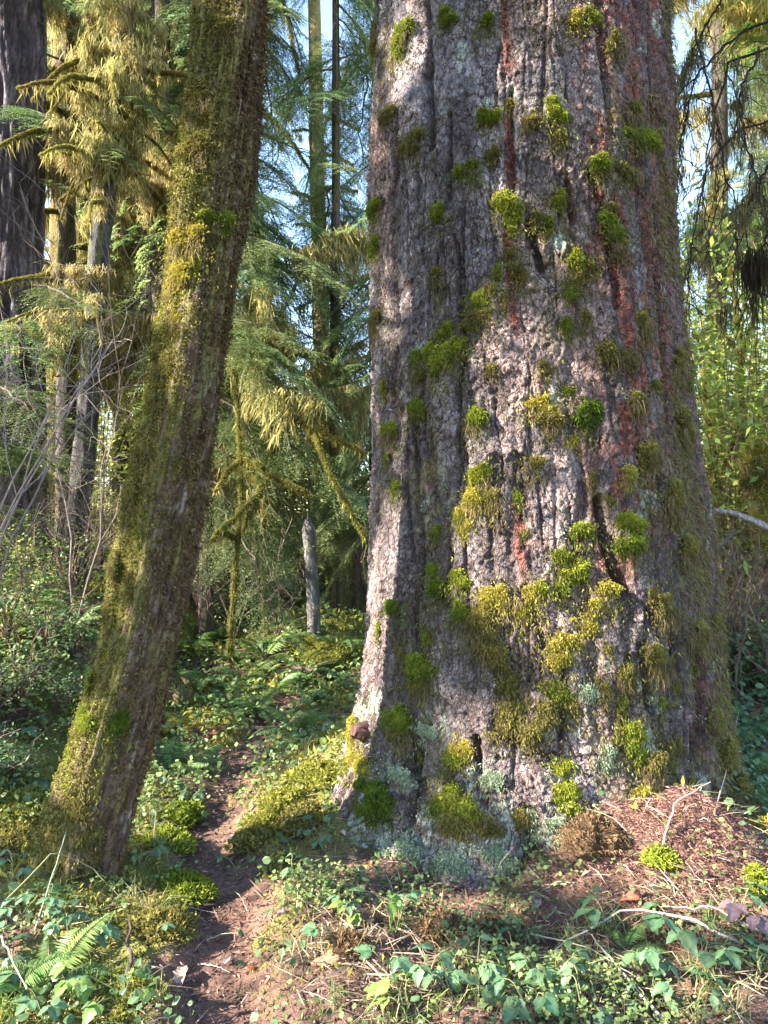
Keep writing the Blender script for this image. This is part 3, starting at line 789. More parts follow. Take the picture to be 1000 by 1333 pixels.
# ------------------------------------------------------------------ vegetation meshes shared by many things
def bough_geo(Lb, droop, rng, dens=1.0, col=((0.10, 0.165, 0.055), (0.25, 0.34, 0.12)), nl=.03, nw=.010, wood=(0.10, 0.075, 0.05), hang=.25):
    """flat drooping hemlock bough along +X"""
    geo = Geo()
    t = np.linspace(0, 1, 14)
    yw = np.cumsum(rng.normal(size=14)) * .02 * Lb
    ax = np.stack([t * Lb, yw, .12 * t * Lb - droop * Lb * t ** 2.2], 1)
    V, F = tube(ax, np.linspace(.012, .003, 14) * Lb ** .6, 5); geo.add(V, F, wood, 1)
    NP = []; ND = []; NT = []
    nlat = int(Lb / .05 * dens)
    for q in range(nlat):
        tt = .08 + .92 * (q + rng.random()) / nlat
        p0 = np.array([np.interp(tt, t, ax[:, m]) for m in range(3)])
        ll = Lb * (.10 + .42 * (1 - tt) ** .8 * min(1, tt * 4)) * rng.uniform(.6, 1.15)
        sg = 1 if q % 2 else -1; an = math.radians(rng.uniform(42, 65)) * sg
        dr = np.array([math.cos(an), math.sin(an), rng.normal() * .12 - .05])
        k = max(4, int(ll / .045)); u_ = np.linspace(0, 1, k)
        lat = p0 + dr * (u_ * ll)[:, None]; lat[:, 2] -= hang * ll * u_ ** 2 * rng.uniform(.5, 1.6)
        if ll > .12:
            V, F = tube(lat[[0, k // 2, k - 1]], [.004, .003, .0015], 3); geo.add(V, F, wood, 1)
        segs = [(lat, dr)]
        for m in range(1, k - 1):
            for s2 in (-1, 1):
                l2 = ll * .38 * (1 - u_[m]) ** .7 * rng.uniform(.5, 1.2)
                if l2 < .03:
                    continue
                a2 = an + s2 * math.radians(rng.uniform(40, 60)); d2 = np.array([math.cos(a2), math.sin(a2), -.15 + rng.normal() * .1])
                w_ = np.linspace(0, 1, max(2, int(l2 / .03)))
                sub = lat[m] + d2 * (w_ * l2)[:, None]; sub[:, 2] -= hang * l2 * w_ ** 2
                segs.append((sub, d2))
        for P_, d_ in segs:
            seg = np.linalg.norm(P_[-1] - P_[0]); c = max(2, int(seg / (nl * .62)))
            w_ = np.linspace(0, 1, c); idx = w_ * (len(P_) - 1)
            pp = np.stack([np.interp(idx, np.arange(len(P_)), P_[:, m]) for m in range(3)], 1)
            dn = nrm(d_[None])[0]; sd = np.array([-dn[1], dn[0], 0]); sd /= np.linalg.norm(sd) + 1e-9
            for s2 in (-1, 1):
                NP.append(pp); ND.append(np.tile(dn * .55 + sd * s2 * .8, (c, 1))); NT.append(np.full(c, tt))
    P = np.concatenate(NP); Dd = nrm(np.concatenate(ND) + rng.normal(size=(len(P), 3)) * .18)
    sidev = nrm(np.cross(Dd, np.array([0, 0, 1.0]) + rng.normal(size=(len(P), 3)) * .35))
    V, F = blades(P, Dd, rng.uniform(.7, 1.2, len(P)) * nl, nw, side=sidev, rng=rng)
    c = varcol(len(P), *col, rng=rng) * (1 + .35 * (np.concatenate(NT)[:, None] - .5))
    geo.add(V, F, rep(c, 4), 0)
    return geo


def drape_geo(Ld, n, lmin, lmax, rng, c1=(0.20, 0.175, 0.06), c2=(0.50, 0.44, 0.18), w=(.006, .015)):
    geo = Geo()
    x = rng.uniform(-.5, .5, n) * Ld
    env = (.35 + .65 * np.clip(.5 + .9 * vnoise(x * 9 + 50 * rng.random(), x * 0, None, int(rng.integers(99))), 0, 1))
    nt = max(4, int(Ld * 14)); tx = rng.uniform(-.5, .5, nt) * Ld; tl_ = rng.uniform(.25, 1, nt) ** 1.3 * lmax
    k_ = rng.integers(0, nt, n); q = rng.random(n) ** 1.2; spread = .055 * (1 - .75 * q)
    x = tx[k_] + rng.normal(size=n) * spread; zt = q * tl_[k_] * .8
    P = np.stack([x + .03 * np.sin(zt * 9 + k_), rng.normal(size=n) * spread, -zt], 1)
    D = nrm(np.stack([rng.normal(size=n) * .5, rng.normal(size=n) * .5, np.full(n, -1.0)], 1))
    L = rng.uniform(.05, .16, n) + .12 * tl_[k_] * (1 - q)
    V, Q, T = strands(P, D, L, rng.uniform(*w, n), .35, rng=rng)
    c = rep(varcol(n, c1, c2, rng), 5)
    geo.add(V, Q, c); geo.add(V, T, c)
    return geo


def mossy_branch_geo(pts, r0, r1, rng, hang=.25, dens=1.0, c1=(0.14, 0.125, 0.03), c2=(0.36, 0.31, 0.08)):
    """branch wrapped in moss with wisps hanging below"""
    geo = Geo(); pts = np.asarray(pts, float); k = 24
    d_ = np.concatenate([[0], np.cumsum(np.linalg.norm(np.diff(pts, axis=0), axis=1))]); Lt = d_[-1]
    u_ = np.linspace(0, Lt, k); ax = np.stack([np.interp(u_, d_, pts[:, m]) for m in range(3)], 1)
    for _s in range(7):
        ax[1:-1] = (ax[:-2] + ax[1:-1] * 2 + ax[2:]) / 4
    ax += rng.normal(size=ax.shape) * min(r0, .03) * .2
    rr_ = np.linspace(r0, r1, k) * (1 + .22 * rng.normal(size=k)).clip(.6, 1.5)
    V, F = tube(ax, rr_, 7); geo.add(V, F, np.array(c1) * .8)
    n = int(Lt * 900 * dens * (.5 + r0 / .04)); q = rng.random(n) * (k - 1.01); qi = q.astype(int); f = (q - qi)[:, None]
    cpt = ax[qi] * (1 - f) + ax[qi + 1] * f; rad_ = rr_[qi]
    dd = rand_unit(n, rng); P = cpt + dd * (rad_ * .95)[:, None]
    V, F = blades(P, nrm(dd + rng.normal(size=(n, 3)) * .5), rng.uniform(.015, .035, n), .007, rng=rng, droop=.3)
    top = (dd[:, 2:3] * .5 + .5); c = (np.array(c1) * (1 - top) + np.array(c2) * top) * (1 + rng.normal(size=(n, 1)) * .15)
    geo.add(V, F, rep(c.clip(.01, 1), 4))
    if hang > 0:
        n = int(Lt * 90 * dens); q = rng.random(n) * (k - 1.01); qi = q.astype(int); f = (q - qi)[:, None]
        P = ax[qi] * (1 - f) + ax[qi + 1] * f; P[:, 2] -= rr_[qi] * .6
        env = .4 + .6 * np.clip(.5 + vnoise(q * 1.7, q * 0 + rng.random() * 50), 0, 1)
        D = nrm(np.stack([rng.normal(size=n) * .45, rng.normal(size=n) * .45, np.full(n, -1.0)], 1))
        L = .6 * hang * rng.random(n) ** 1.4 * env + .02
        V, Q, T = strands(P, D, L, rng.uniform(.008, .02, n), .4, rng=rng)
        c = rep(varcol(n, np.array(c1) * 1.05, np.array(c2) * 1.1, rng), 5); geo.add(V, Q, c); geo.add(V, T, c)
    return geo


rg = np.random.default_rng(77)
BOUGH = [bough_geo(L_, dr_, rg, .8).mesh('hemlock_bough', [M_NEEDLE, M_WOOD]) for L_, dr_ in ((1.9, .35), (1.6, .5), (1.3, .25), (1.5, .65))]
BOUGH_S = [bough_geo(L_, dr_, rg, .8).mesh('hemlock_bough_small', [M_NEEDLE, M_WOOD]) for L_, dr_ in ((.9, .3), (.7, .45))]
DRAPE = [drape_geo(.7, 700, .08, L_, rg).mesh('moss_drape', M_DRAPE) for L_ in (.45, .75, .6, 1.0)]
MBR = [mossy_branch_geo([(0, 0, 0), (.5, .05, .06), (1.1, -.03, a), (1.7, .06, b_)], .045, .012, rg, hang=hg).mesh('mossy_branch', M_DRAPE)
       for a, b_, hg in ((-.05, -.5, .45), (.1, -.2, .6), (-.2, -.8, .35), (.15, .1, .7))]


def trunk_geo(pts, radii, rng, c1, c2, sides=20, rows=60, amp=.04, moss=None, mossf=0.0, jag=0.0):
    pts = np.asarray(pts, float); d_ = np.concatenate([[0], np.cumsum(np.linalg.norm(np.diff(pts, axis=0), axis=1))])
    u_ = np.linspace(0, d_[-1], rows); ax = np.stack([np.interp(u_, d_, pts[:, m]) for m in range(3)], 1)
    R_ = np.interp(u_, d_ if len(radii) == len(pts) else np.linspace(0, d_[-1], len(radii)), radii)
    V, F = tube(ax, np.ones(rows), sides)
    cen = np.repeat(ax, sides, 0); dirv = V - cen; rr_ = np.repeat(R_, sides); uu = np.repeat(u_, sides); sd = int(rng.integers(1000))
    nz = .8 * vnoise(dirv[:, 0] * 5 + sd, dirv[:, 1] * 5, uu * 1.2, sd) + .5 * vnoise(dirv[:, 0] * 9 + sd, dirv[:, 1] * 9, uu * 4, sd + 1) + .45 * vnoise(dirv[:, 0] * 14 + sd, dirv[:, 1] * 14, uu * 13, sd + 3)
    V = cen + dirv * (rr_ * (1 + amp * nz * 2))[:, None]
    if jag:
        aa = np.tile(np.arange(sides), rows); spk = rng.normal(size=sides); V[:, 2] += jag * np.abs(spk[aa]) * (uu > d_[-1] - .03) * np.where(aa % 2, 1, -.3)
    C = mixc(c1, c2, sstep(-.6, .6, nz))
    if moss is not None:
        C = mixc(C, moss, sstep(-.2, .4, vnoise(dirv[:, 0] * 3 + sd, dirv[:, 1] * 3, uu * .9, sd + 2) + mossf))
    return Geo().add(V, F, C)


def hemlock(name, label, x, y, h, r, nb, zr, group=None, drapes=.6, mb=0, scale=(.7, 1.3), azr=None, c1=(0.035, 0.025, 0.02), c2=(0.10, 0.075, 0.06), lean=(0, 0), moss=(0.10, 0.09, 0.025), mossf=-.1, seed=0, sides=14, pitch=(0, 30)):
    rn = random.Random(seed); rng = np.random.default_rng(seed)
    b = gpt(x, y)
    root = thing(name, label, 'tree', b, group)
    pts = [(lean[0] * t * h + .05 * rn.uniform(-1, 1) * (t > 0), lean[1] * t * h, t * h - .15) for t in (0, .25, .5, .75, 1)]
    put('trunk', trunk_geo(pts, [r * 1.25, r, r * .85, r * .65, r * .4], rng, c1, c2, max(sides, 20), 150, moss=moss, mossf=mossf).mesh('trunk', M_BARK, True), root)
    for q in range(nb + mb):
        zb = rn.uniform(*zr); t = zb / h; az = math.radians(rn.uniform(*(azr or (0, 360)))); sc = rn.uniform(*scale)
        loc = (lean[0] * zb, lean[1] * zb, zb)
        p_ = math.radians(rn.uniform(*pitch))
        if q < nb:
            put('bough', rn.choice(BOUGH if sc > .6 else BOUGH_S), root, loc, (rn.uniform(-.3, .3), p_, az), sc)
        else:
            put('mossy_branch', rn.choice(MBR), root, loc, (0, p_ * .6, az), sc)
        if rn.random() < drapes:
            for _ in range(rn.choice((2, 3, 4))):
                u_ = rn.uniform(.15, .9) * 1.4 * sc
                put('moss_drape', rn.choice(DRAPE), root, (loc[0] + math.cos(az) * u_ * math.cos(p_), loc[1] + math.sin(az) * u_ * math.cos(p_), loc[2] - math.sin(p_) * u_ - .15 * u_ * u_ * .6), (0, p_ * .5, az), (rn.uniform(.7, 1.5), 1, rn.uniform(.5, 1.7)))
    return root


# ------------------------------------------------------------------ forest behind
def P2(px, Y):
    return (px - CX) / F_PX * Y


OR1, OR2 = (0.06, 0.028, 0.010), (0.17, 0.085, 0.026)
# dark purple-grey fir at the left edge
fx = P2(8, 9.0)
b = gpt(fx, 9.0)
fir = thing('fir_tree', 'thick straight dark purple-grey trunk at the left edge of the picture', 'tree', b)
fg = trunk_geo([(.0, 0, -.2), (.03, 0, 3), (.12, 0, 8), (.2, 0, 16)], [.48, .38, .35, .30, .22], np.random.default_rng(3), (0.045, 0.034, 0.040), (0.19, 0.15, 0.165), 120, 200, amp=.02)
FV, FF, FC, FM = fg.arrays()
cen = b
ff = np.arctan2(FV[:, 0] - .05, -FV[:, 1]) * .36
rdg = 1 - np.abs(fbm(ff * 15 + .5 * fbm(ff * 8, FV[:, 2] * 2.5, 303, 2), FV[:, 2] * 1.6, 301, 4)); cr = sstep(.55, .95, rdg)
rad_v = np.stack([FV[:, 0] - .05, FV[:, 1], FV[:, 1] * 0], 1); rad_v = nrm(rad_v)
FV2 = FV - rad_v * (cr * .035)[:, None]
FC2 = mixc(FC, (0.035, 0.022, 0.022), cr * .8)
g = Geo(); g.add(FV2, FF[0], FC2)
put('trunk', g.mesh('fir_trunk', M_BARK, True), fir)
rn = random.Random(5)
for zb, az, sc in ((4.9, -10, .8), (3.6, -35, .9), (3.2, -60, 1.1), (5.6, -50, .8), (6.5, 20, 1.0), (7.5, -70, 1.1), (6.8, 100, 1.1), (7.8, 180, 1.1), (8.5, 250, 1.0)):
    put('bough', rn.choice(BOUGH), fir, (.1 + .34 * math.cos(math.radians(az)), .34 * math.sin(math.radians(az)), zb), (rn.uniform(-.3, .3), math.radians(rn.uniform(0, 25)), math.radians(az)), sc)

# slim orange-brown trunk
x = P2(64, 11.5); bz = gpt(x, 11.5)
tr = thing('slim_tree', 'slim orange-brown trunk standing between the dark fir and the dark slanting trunk', 'tree', bz)
put('trunk', trunk_geo([(0, 0, -.3), (.05, 0, 1.5), (.16, 0, 4), (.2, 0, 9)], [.20, .17, .15, .11], np.random.default_rng(8), OR1, OR2, 16, 60, moss=(0.24, 0.20, 0.05), mossf=-.2).mesh('trunk', M_BARK, True), tr)
for zb, az, sc, d_ in ((2.1, -60, .45, 1), (3.3, 20, .5, 3), (3.6, 160, .6, 0), (4.2, -20, .7, 3), (4.6, 210, .8, 1), (5.2, 90, .7, 2), (5.8, -50, .9, 3), (6.3, -100, .8, 1)):
    put('mossy_branch', MBR[d_], tr, (.15, 0, zb), (0, .15, math.radians(az)), sc)
# dark slanting slim trunk
Y = 8.2
pts = [at(x, y, Y) for x, y in ((88, 860), (93, 780), (104, 650), (116, 520), (122, 420), (130, 320), (140, 240), (152, 120), (168, 0), (185, -160), (200, -400))]
b = gpt(pts[0][0], Y); tr = thing('slim_tree', 'dark slim slanting trunk with grey flecks, mossy near its foot', 'tree', b)
pp = np.array(pts) - np.array(b)
put('trunk', trunk_geo(pp, [.16, .13, .115, .105, .10, .09, .08, .06], np.random.default_rng(9), (0.022, 0.018, 0.020), (0.085, 0.075, 0.075), 24, 260, amp=.09, moss=(0.09, 0.09, 0.025), mossf=-.3).mesh('trunk', M_BARK, True), tr)
rn = random.Random(12)
for t in range(26):
    zb = rn.uniform(2.9, 8.0); xb = float(np.interp(zb, pp[:, 2], pp[:, 0])); az = rn.uniform(0, 360); sc = rn.uniform(.4, .85)
    put('mossy_branch', rn.choice(MBR), tr, (xb, 0, zb), (0, math.radians(rn.uniform(-5, 35)), math.radians(az)), sc)
    put('moss_drape', rn.choice(DRAPE), tr, (xb + .2 * math.cos(math.radians(az)) * sc, -.12, zb), (0, 0, math.radians(az)), (rn.uniform(.6, 1.3), 1, rn.uniform(.6, 1.3)))
    if t % 3 == 0:
        put('bough', rn.choice(BOUGH), tr, (xb, 0, zb + .1), (0, math.radians(rn.uniform(0, 20)), math.radians(az + 90)), sc * .9)

# moss-curtained trees, upper left
for k, (px, Y, lab, hh, rr, sd) in enumerate([
        (165, 12.0, 'mossy tree hung with yellow moss curtains beside the leaning trunk', 16, .20, 21),
        (105, 14.0, 'mossy tree draped in moss behind the dark slanting trunk', 17, .22, 22),
        (30, 15.0, 'moss-laden tree standing behind the dark purple-grey fir', 17, .22, 23),
        (225, 17.5, 'mossy tree partly hidden behind the leaning trunk', 15, .16, 24)]):
    hemlock('mossy_tree', lab, P2(px, Y), Y, hh, rr, 12, (2.4, 11), 'moss curtained trees', drapes=1.0, mb=34, scale=(.6, 1.25), c1=(0.02, 0.015, 0.01), c2=(0.06, 0.045, 0.03), moss=(0.09, 0.075, 0.025), mossf=.0, seed=sd)
# drooping hemlocks in the gap between the two main trunks
hemlock('hemlock_tree', 'blue-green hemlock with drooping boughs filling the gap between the two main trunks', P2(285, 9.6), 9.6, 15, .10, 56, (1.9, 9.5), None, drapes=.12, mb=3, scale=(.75, 1.35), seed=31, pitch=(12, 58))
hemlock('hemlock_tree', 'hemlock with low sweeping boughs behind the grey snag', P2(492, 10.6), 10.6, 14, .10, 48, (1.3, 9), None, drapes=.12, mb=3, scale=(.7, 1.25), seed=32, pitch=(15, 60))
hemlock('hemlock_tree', 'spreading hemlock with broad low drooping boughs just behind the leaning trunk', P2(268, 8.2), 8.2, 9, .07, 34, (1.3, 5.2), None, drapes=.04, mb=0, scale=(.75, 1.25), seed=43, azr=(-50, 40), pitch=(8, 48))
hemlock('hemlock_tree', 'hemlock with low drooping boughs close behind the left side of the spruce', P2(500, 8.4), 8.4, 9, .07, 20, (1.2, 5.0), None, drapes=.1, mb=1, scale=(.6, 1.0), seed=44, azr=(140, 220), pitch=(10, 50))
hemlock('hemlock_tree', 'slender pale green hemlock nearest the viewer in the gap, left of the snag', P2(335, 8.9), 8.9, 11, .05, 44, (2.5, 8), None, drapes=.08, mb=2, scale=(.45, .95), seed=41, pitch=(15, 58))
hemlock('hemlock_tree', 'slender pale green hemlock close to the left side of the spruce', P2(440, 9.0), 9.0, 11, .06, 40, (1.6, 8.5), None, drapes=.08, mb=2, scale=(.45, .95), seed=42, pitch=(15, 58))
hemlock('hemlock_tree', 'sunlit hemlock between the dark fir and the slanting slim trunk', P2(85, 10.2), 10.2, 14, .12, 9, (3.2, 9.5), None, drapes=1.0, mb=18, scale=(.6, 1.1), seed=35, pitch=(5, 40))
hemlock('hemlock_tree', 'hemlock whose boughs cross behind the leaning trunk at mid height', P2(205, 9.2), 9.2, 14, .13, 12, (2.2, 9.5), None, drapes=1.0, mb=9, scale=(.6, 1.1), seed=36, pitch=(5, 40))
hemlock('hemlock_tree', 'young hemlock at the far left edge behind the bare shrubs', P2(-20, 8.0), 8.0, 4, .05, 10, (.8, 2.6), None, drapes=.0, mb=0, scale=(.6, 1.1), seed=37, pitch=(5, 40))
hemlock('hemlock_tree', 'thin hemlock just right of the leaning trunk top', P2(268, 13.0), 13.0, 16, .12, 30, (3.5, 12.5), None, drapes=.5, mb=6, scale=(.8, 1.4), seed=33, pitch=(5, 40))
# tree of bare mossy stubs against the light
Y = 13.5; x0 = P2(414, Y); b = gpt(x0, Y)
st = thing('mossy_tree', 'sunlit mossy pole with bare stub branches against the bright sky', 'tree', b)
put('trunk', trunk_geo([(.15, 0, -.3), (.1, 0, 3), (0, 0, 7), (-.1, 0, 12)], [.20, .16, .14, .10], np.random.default_rng(14), (0.14, 0.10, 0.03), (0.26, 0.21, 0.06), 14, 60).mesh('trunk', M_BARK, True), st)
for k, (py, x1, y1, w) in enumerate([(358, 468, 362, .06), (333, 432, 336, .05), (316, 470, 314, .05), (285, 440, 280, .045), (245, 465, 250, .04), (218, 425, 212, .04), (395, 448, 428, .04), (265, 380, 250, .04), (300, 385, 292, .04), (200, 460, 215, .035), (175, 380, 170, .03), (150, 470, 170, .03), (360, 392, 366, .05)]):
    p0 = at(414, py, Y) - np.array(b); p1 = at(x1, y1, Y - .3) - np.array(b)
    put('stub_branch', mossy_branch_geo([p0, (p0 + p1) / 2 + [0, 0, .06], p1], w, w * .6, np.random.default_rng(60 + k), hang=.35, dens=.8, c1=(0.17, 0.14, 0.035), c2=(0.32, 0.26, 0.07)).mesh('stub_branch', M_DRAPE), st)
# arching moss-covered vine maple in the middle distance
def arch(name, label, specs, Y0, foot, c=None, cat='shrub', hang=.22):
    b = gpt(P2(foot, Y0), Y0); root = thing(name, label, cat, b)
    for k, (pts, r0, r1) in enumerate(specs):
        q = [at(x, y, Y0 + dy) - np.array(b) for x, y, dy in pts]
        put('mossy_branch' if k else 'stem', mossy_branch_geo(q, r0, r1, np.random.default_rng(foot + k), hang=hang, dens=1.3, **(c or {})).mesh('mossy_branch', M_DRAPE), root)
    return root


arch('vine_maple', 'arching vine maple limbs thick with yellow-green moss beside the leaning trunk',
     [([(300, 850, 0), (305, 760, 0), (310, 690, 0), (316, 630, .1), (312, 560, .1), (304, 480, .2)], 0.027, 0.017),
      ([(312, 590, .1), (345, 612, 0), (375, 630, -.1), (405, 645, -.1)], 0.033, 0.017),
      ([(313, 610, .1), (345, 630, -.2), (330, 650, -.3), (290, 690, -.4)], 0.036, 0.014),
      ([(340, 640, -.2), (325, 670, -.3), (318, 690, -.3)], 0.030, 0.017), ([(312, 600, .1), (295, 615, .1), (280, 640, 0)], 0.024, 0.011),
      ([(305, 700, 0), (285, 690, -.1), (276, 705, -.2)], 0.030, 0.014)], 6.8, 300)
arch('vine_maple', 'long mossy limbs reaching from the hemlock towards the big spruce',
     [([(350, 860, .5), (340, 700, .4), (350, 600, .3), (375, 530, .2)], 0.030, 0.022),
      ([(365, 530, .2), (400, 552, 0), (440, 572, -.1), (478, 590, -.1)], 0.030, 0.017),
      ([(375, 535, .2), (408, 560, 0), (425, 605, -.1), (448, 650, -.1), (475, 700, -.1)], 0.036, 0.017),
      ([(420, 560, 0), (410, 520, 0), (400, 480, 0)], 0.018, 0.008)], 7.6, 350)
# grey snag
b = gpt(P2(406, 8.0), 8.0); q = [at(x, y, 8.0) - np.array(b) for x, y in ((409, 845), (409, 800), (405, 740), (402, 690), (401, 680))]
sn = thing('snag', 'short grey dead snag below the hemlock boughs', 'snag', b)
put('trunk', trunk_geo(q, [.085, .078, .072, .07, .035], np.random.default_rng(15), (0.06, 0.052, 0.05), (0.15, 0.135, 0.13), 14, 60, amp=.10, moss=(0.16, 0.18, 0.12), mossf=-.35, jag=.09).mesh('snag', M_BARK, True), sn)
for k, (px, Y, hh, r, lab) in enumerate([(288, 9.3, 1.9, .17, 'dark broken stump beside the vine maple foot'), (455, 9.8, 1.2, .13, 'dark stump against the left flank of the big spruce')]):
    b = gpt(P2(px, Y), Y); o = thing('stump', lab, 'stump', b)
    put('trunk', trunk_geo([(0, 0, -.2), (.03, 0, hh * .6), (.02, 0, hh), (.02, 0, hh + .02)], [r * 1.4, r, r * .9, r * .5], np.random.default_rng(40 + k), (0.035, 0.022, 0.016), (0.09, 0.06, 0.04), 18, 60, amp=.14, moss=(0.10, 0.10, 0.03), mossf=.0, jag=.16).mesh('stump', M_BARK, True), o)

hemlock('hemlock_tree', 'grey-green hemlock behind the dark hanging branches on the right', P2(935, 11), 11, 14, .13, 26, (3.4, 10), None, drapes=.6, mb=4, scale=(.7, 1.1), seed=38, pitch=(10, 50))
hemlock('hemlock_tree', 'drooping hemlock deep in the thicket at the right edge', P2(1030, 12), 12, 14, .13, 24, (2.8, 10), None, drapes=.6, mb=4, scale=(.7, 1.2), seed=39, pitch=(10, 50))
# right-hand side: hanging hemlock, sunlit vine maples, root wad, fallen branch
Y = 5.6; b = gpt(P2(1090, 5.8), 5.8)
hr = thing('hemlock_tree', 'hemlock at the right edge with dark bare hanging branches and bright top sprays', 'tree', b)
put('trunk', trunk_geo([(0, 0, -.2), (0, 0, 3), (.05, 0, 8)], [.16, .14, .10], np.random.default_rng(16), (0.06, 0.045, 0.035), (0.14, 0.1, 0.08), 14, 50).mesh('trunk', M_BARK, True), hr)
TWIGC = (0.045, 0.035, 0.03)


def hanging(pts, Yq, rng, nside=20, ndr=7):
    geo = Geo(); q = np.array([at(x, y, Yq) for x, y in pts]) - np.array(b)
    u_ = np.linspace(0, len(q) - 1, 26); ax = np.stack([np.interp(u_, np.arange(len(q)), q[:, m]) for m in range(3)], 1); ax[:, :] += rng.normal(size=ax.shape) * .008
    V, F = tube(ax, np.linspace(.010, .003, 26), 5); geo.add(V, F, TWIGC)
    for _ in range(nside):
        p = ax[int(rng.integers(3, 26))]; dd = nrm(np.array([rng.normal() * .6, rng.normal() * .6, -abs(rng.normal()) * .9 - .2])[None])[0]; l = rng.uniform(.15, .6)
        k = 7; tt = np.linspace(0, 1, k)[:, None]; tw = p + dd * l * tt + np.array([0, 0, -.15]) * l * tt ** 2 + rng.normal(size=(k, 3)) * .012
        V, F = tube(tw, np.linspace(.005, .0015, k), 3); geo.add(V, F, TWIGC)
        n = int(l * 36); qq = rng.random(n); P = p + dd * l * qq[:, None]
        D = nrm(np.stack([rng.normal(size=n) * .3, rng.normal(size=n) * .3, np.full(n, -1.)], 1)); V, Q, T = strands(P, D, rng.uniform(.02, .10, n), .005, .4, rng=rng)
        c = rep(varcol(n, (0.06, 0.05, 0.03), (0.13, 0.105, 0.06), rng), 5); geo.add(V, Q, c); geo.add(V, T, c)
    for _ in range(ndr):
        p = ax[int(rng.integers(2, 26))] + rng.normal(size=3) * .03; n = int(rng.integers(14, 40)); ll = rng.uniform(.10, .32)
        P = p + rng.normal(size=(n, 3)) * np.array([.025, .025, .02]); D = nrm(np.stack([rng.normal(size=n) * .14, rng.normal(size=n) * .14, np.full(n, -1.)], 1))
        V, Q, T = strands(P, D, ll * rng.uniform(.3, 1, n), .006, .4, rng=rng); c = rep(varcol(n, (0.06, 0.05, 0.025), (0.14, 0.11, 0.05), rng), 5); geo.add(V, Q, c); geo.add(V, T, c)
    return geo


for k, (pts, Yq) in enumerate([([(1010, 20), (940, 60), (905, 100), (888, 180), (880, 260)], 5.2), ([(1010, 60), (950, 80), (930, 150), (945, 230), (968, 280), (985, 380)], 4.9), ([(1020, 150), (960, 170), (918, 220), (900, 330), (892, 420)], 5.6),
                               ([(990, 60), (960, 130), (975, 210), (1000, 260)], 5.0), ([(1010, 200), (985, 240), (960, 300), (950, 400)], 5.8), ([(940, 0), (915, 40), (890, 90), (875, 150)], 5.8), ([(1030, 250), (1000, 300), (985, 350), (978, 390)], 4.8), ([(905, 40), (930, 130), (915, 260), (925, 350)], 6.2)]):
    put('hanging_branch', hanging(pts, Yq, np.random.default_rng(70 + k)).mesh('hanging_branch', M_DRAPE), hr)
p = at(985, 340, 4.8) - np.array(b); n = 500; rng = np.random.default_rng(81)
P = np.array(p) + rng.normal(size=(n, 3)) * np.array([.045, .04, .05]); D = nrm(np.stack([rng.normal(size=n) * .12, rng.normal(size=n) * .12, np.full(n, -1.)], 1))
V, Q, T = strands(P, D, rng.uniform(.06, .24, n), .008, .4, rng=rng); c = rep(varcol(n, (0.05, 0.038, 0.02), (0.10, 0.075, 0.04), rng), 5)
put('moss_drape', Geo().add(V, Q, c).add(V, T, c).mesh('dark_drape', M_DRAPE), hr)
BR = bough_geo(1.0, .25, np.random.default_rng(90), 1.5, col=((0.14, 0.24, 0.03), (0.30, 0.42, 0.07)), nl=.03, nw=.010).mesh('bright_bough', [M_NEEDLE, M_WOOD])
for k, (px, py, Yq, az, pt, sc) in enumerate([(1012, 40, 6.6, 186, 8, .62), (1022, 70, 6.5, 184, 10, .66), (1005, 15, 6.7, 192, 8, .6), (1030, 95, 6.5, 178, 8, .6), (1060, -20, 6.8, 190, 10, 1.0), (950, -40, 6.7, 215, 10, .7), (1000, 60, 6.7, 200, 4, .5), (1035, 50, 6.8, 172, 6, .7)]):
    put('bright_bough', BR, hr, at(px, py, Yq) - np.array(b), (0, math.radians(pt), math.radians(az)), sc)
YD = [drape_geo(.30, 260, .1, .42, np.random.default_rng(91 + k), (0.22, 0.18, 0.04), (0.36, 0.30, 0.08)).mesh('yellow_drape', M_DRAPE) for k in range(2)]
for k, (px, py, Yq, sc) in enumerate([(937, 0, 6.6, 1.25), (972, 10, 6.5, 1.1), (1000, 0, 6.5, 1.4), (985, -30, 6.6, 1.2), (960, -40, 6.6, 1.0)]):
    put('moss_drape', YD[k % 2], hr, at(px, py, Yq) - np.array(b), (0, 0, .4 * k), sc)

arch('vine_maple', 'sunlit thin vine maple stems yellow with moss right of the big spruce',
     [([(972, 720, 0), (966, 640, 0), (964, 560, 0), (967, 480, .1), (962, 420, .1), (950, 340, .2)], .035, .018), ([(966, 470, .1), (948, 440, .1), (930, 410, .2)], .016, .008), ([(966, 560, 0), (945, 600, 0), (935, 650, -.1)], .03, .02),
      ([(965, 470, .1), (978, 420, .1), (990, 380, .1)], .016, .008), ([(930, 720, .3), (928, 640, .3), (925, 560, .3), (915, 480, .3)], .04, .025), ([(928, 600, .3), (940, 560, .3), (962, 555, .3)], .03, .02)],
     7.4, 972, dict(c1=(0.20, 0.17, 0.035), c2=(0.36, 0.30, 0.07)), hang=.28)
# fallen branch
b = gpt(P2(960, 5.4), 5.4)
o = thing('fallen_branch', 'bare pinkish-grey fallen branch sticking out to the right of the spruce', 'branch', b)
q = [at(x, y, 5.4) - np.array(b) for x, y in ((900, 662), (930, 664), (960, 669), (985, 680), (1040, 706), (1100, 745))]
put('limb', trunk_geo(q, [.014, .020, .025, .030, .036], np.random.default_rng(17), (0.20, 0.14, 0.14), (0.36, 0.28, 0.27), 10, 40, amp=.05).mesh('limb', M_BARK, True), o)
q2 = [at(x, y, 5.3) - np.array(b) for x, y in ((958, 690), (940, 710), (925, 712), (910, 716))]
put('side_twig', trunk_geo(q2, [.014, .012, .008], np.random.default_rng(18), (0.08, 0.06, 0.05), (0.16, 0.12, 0.1), 6, 14).mesh('twig', M_BARK, True), o)
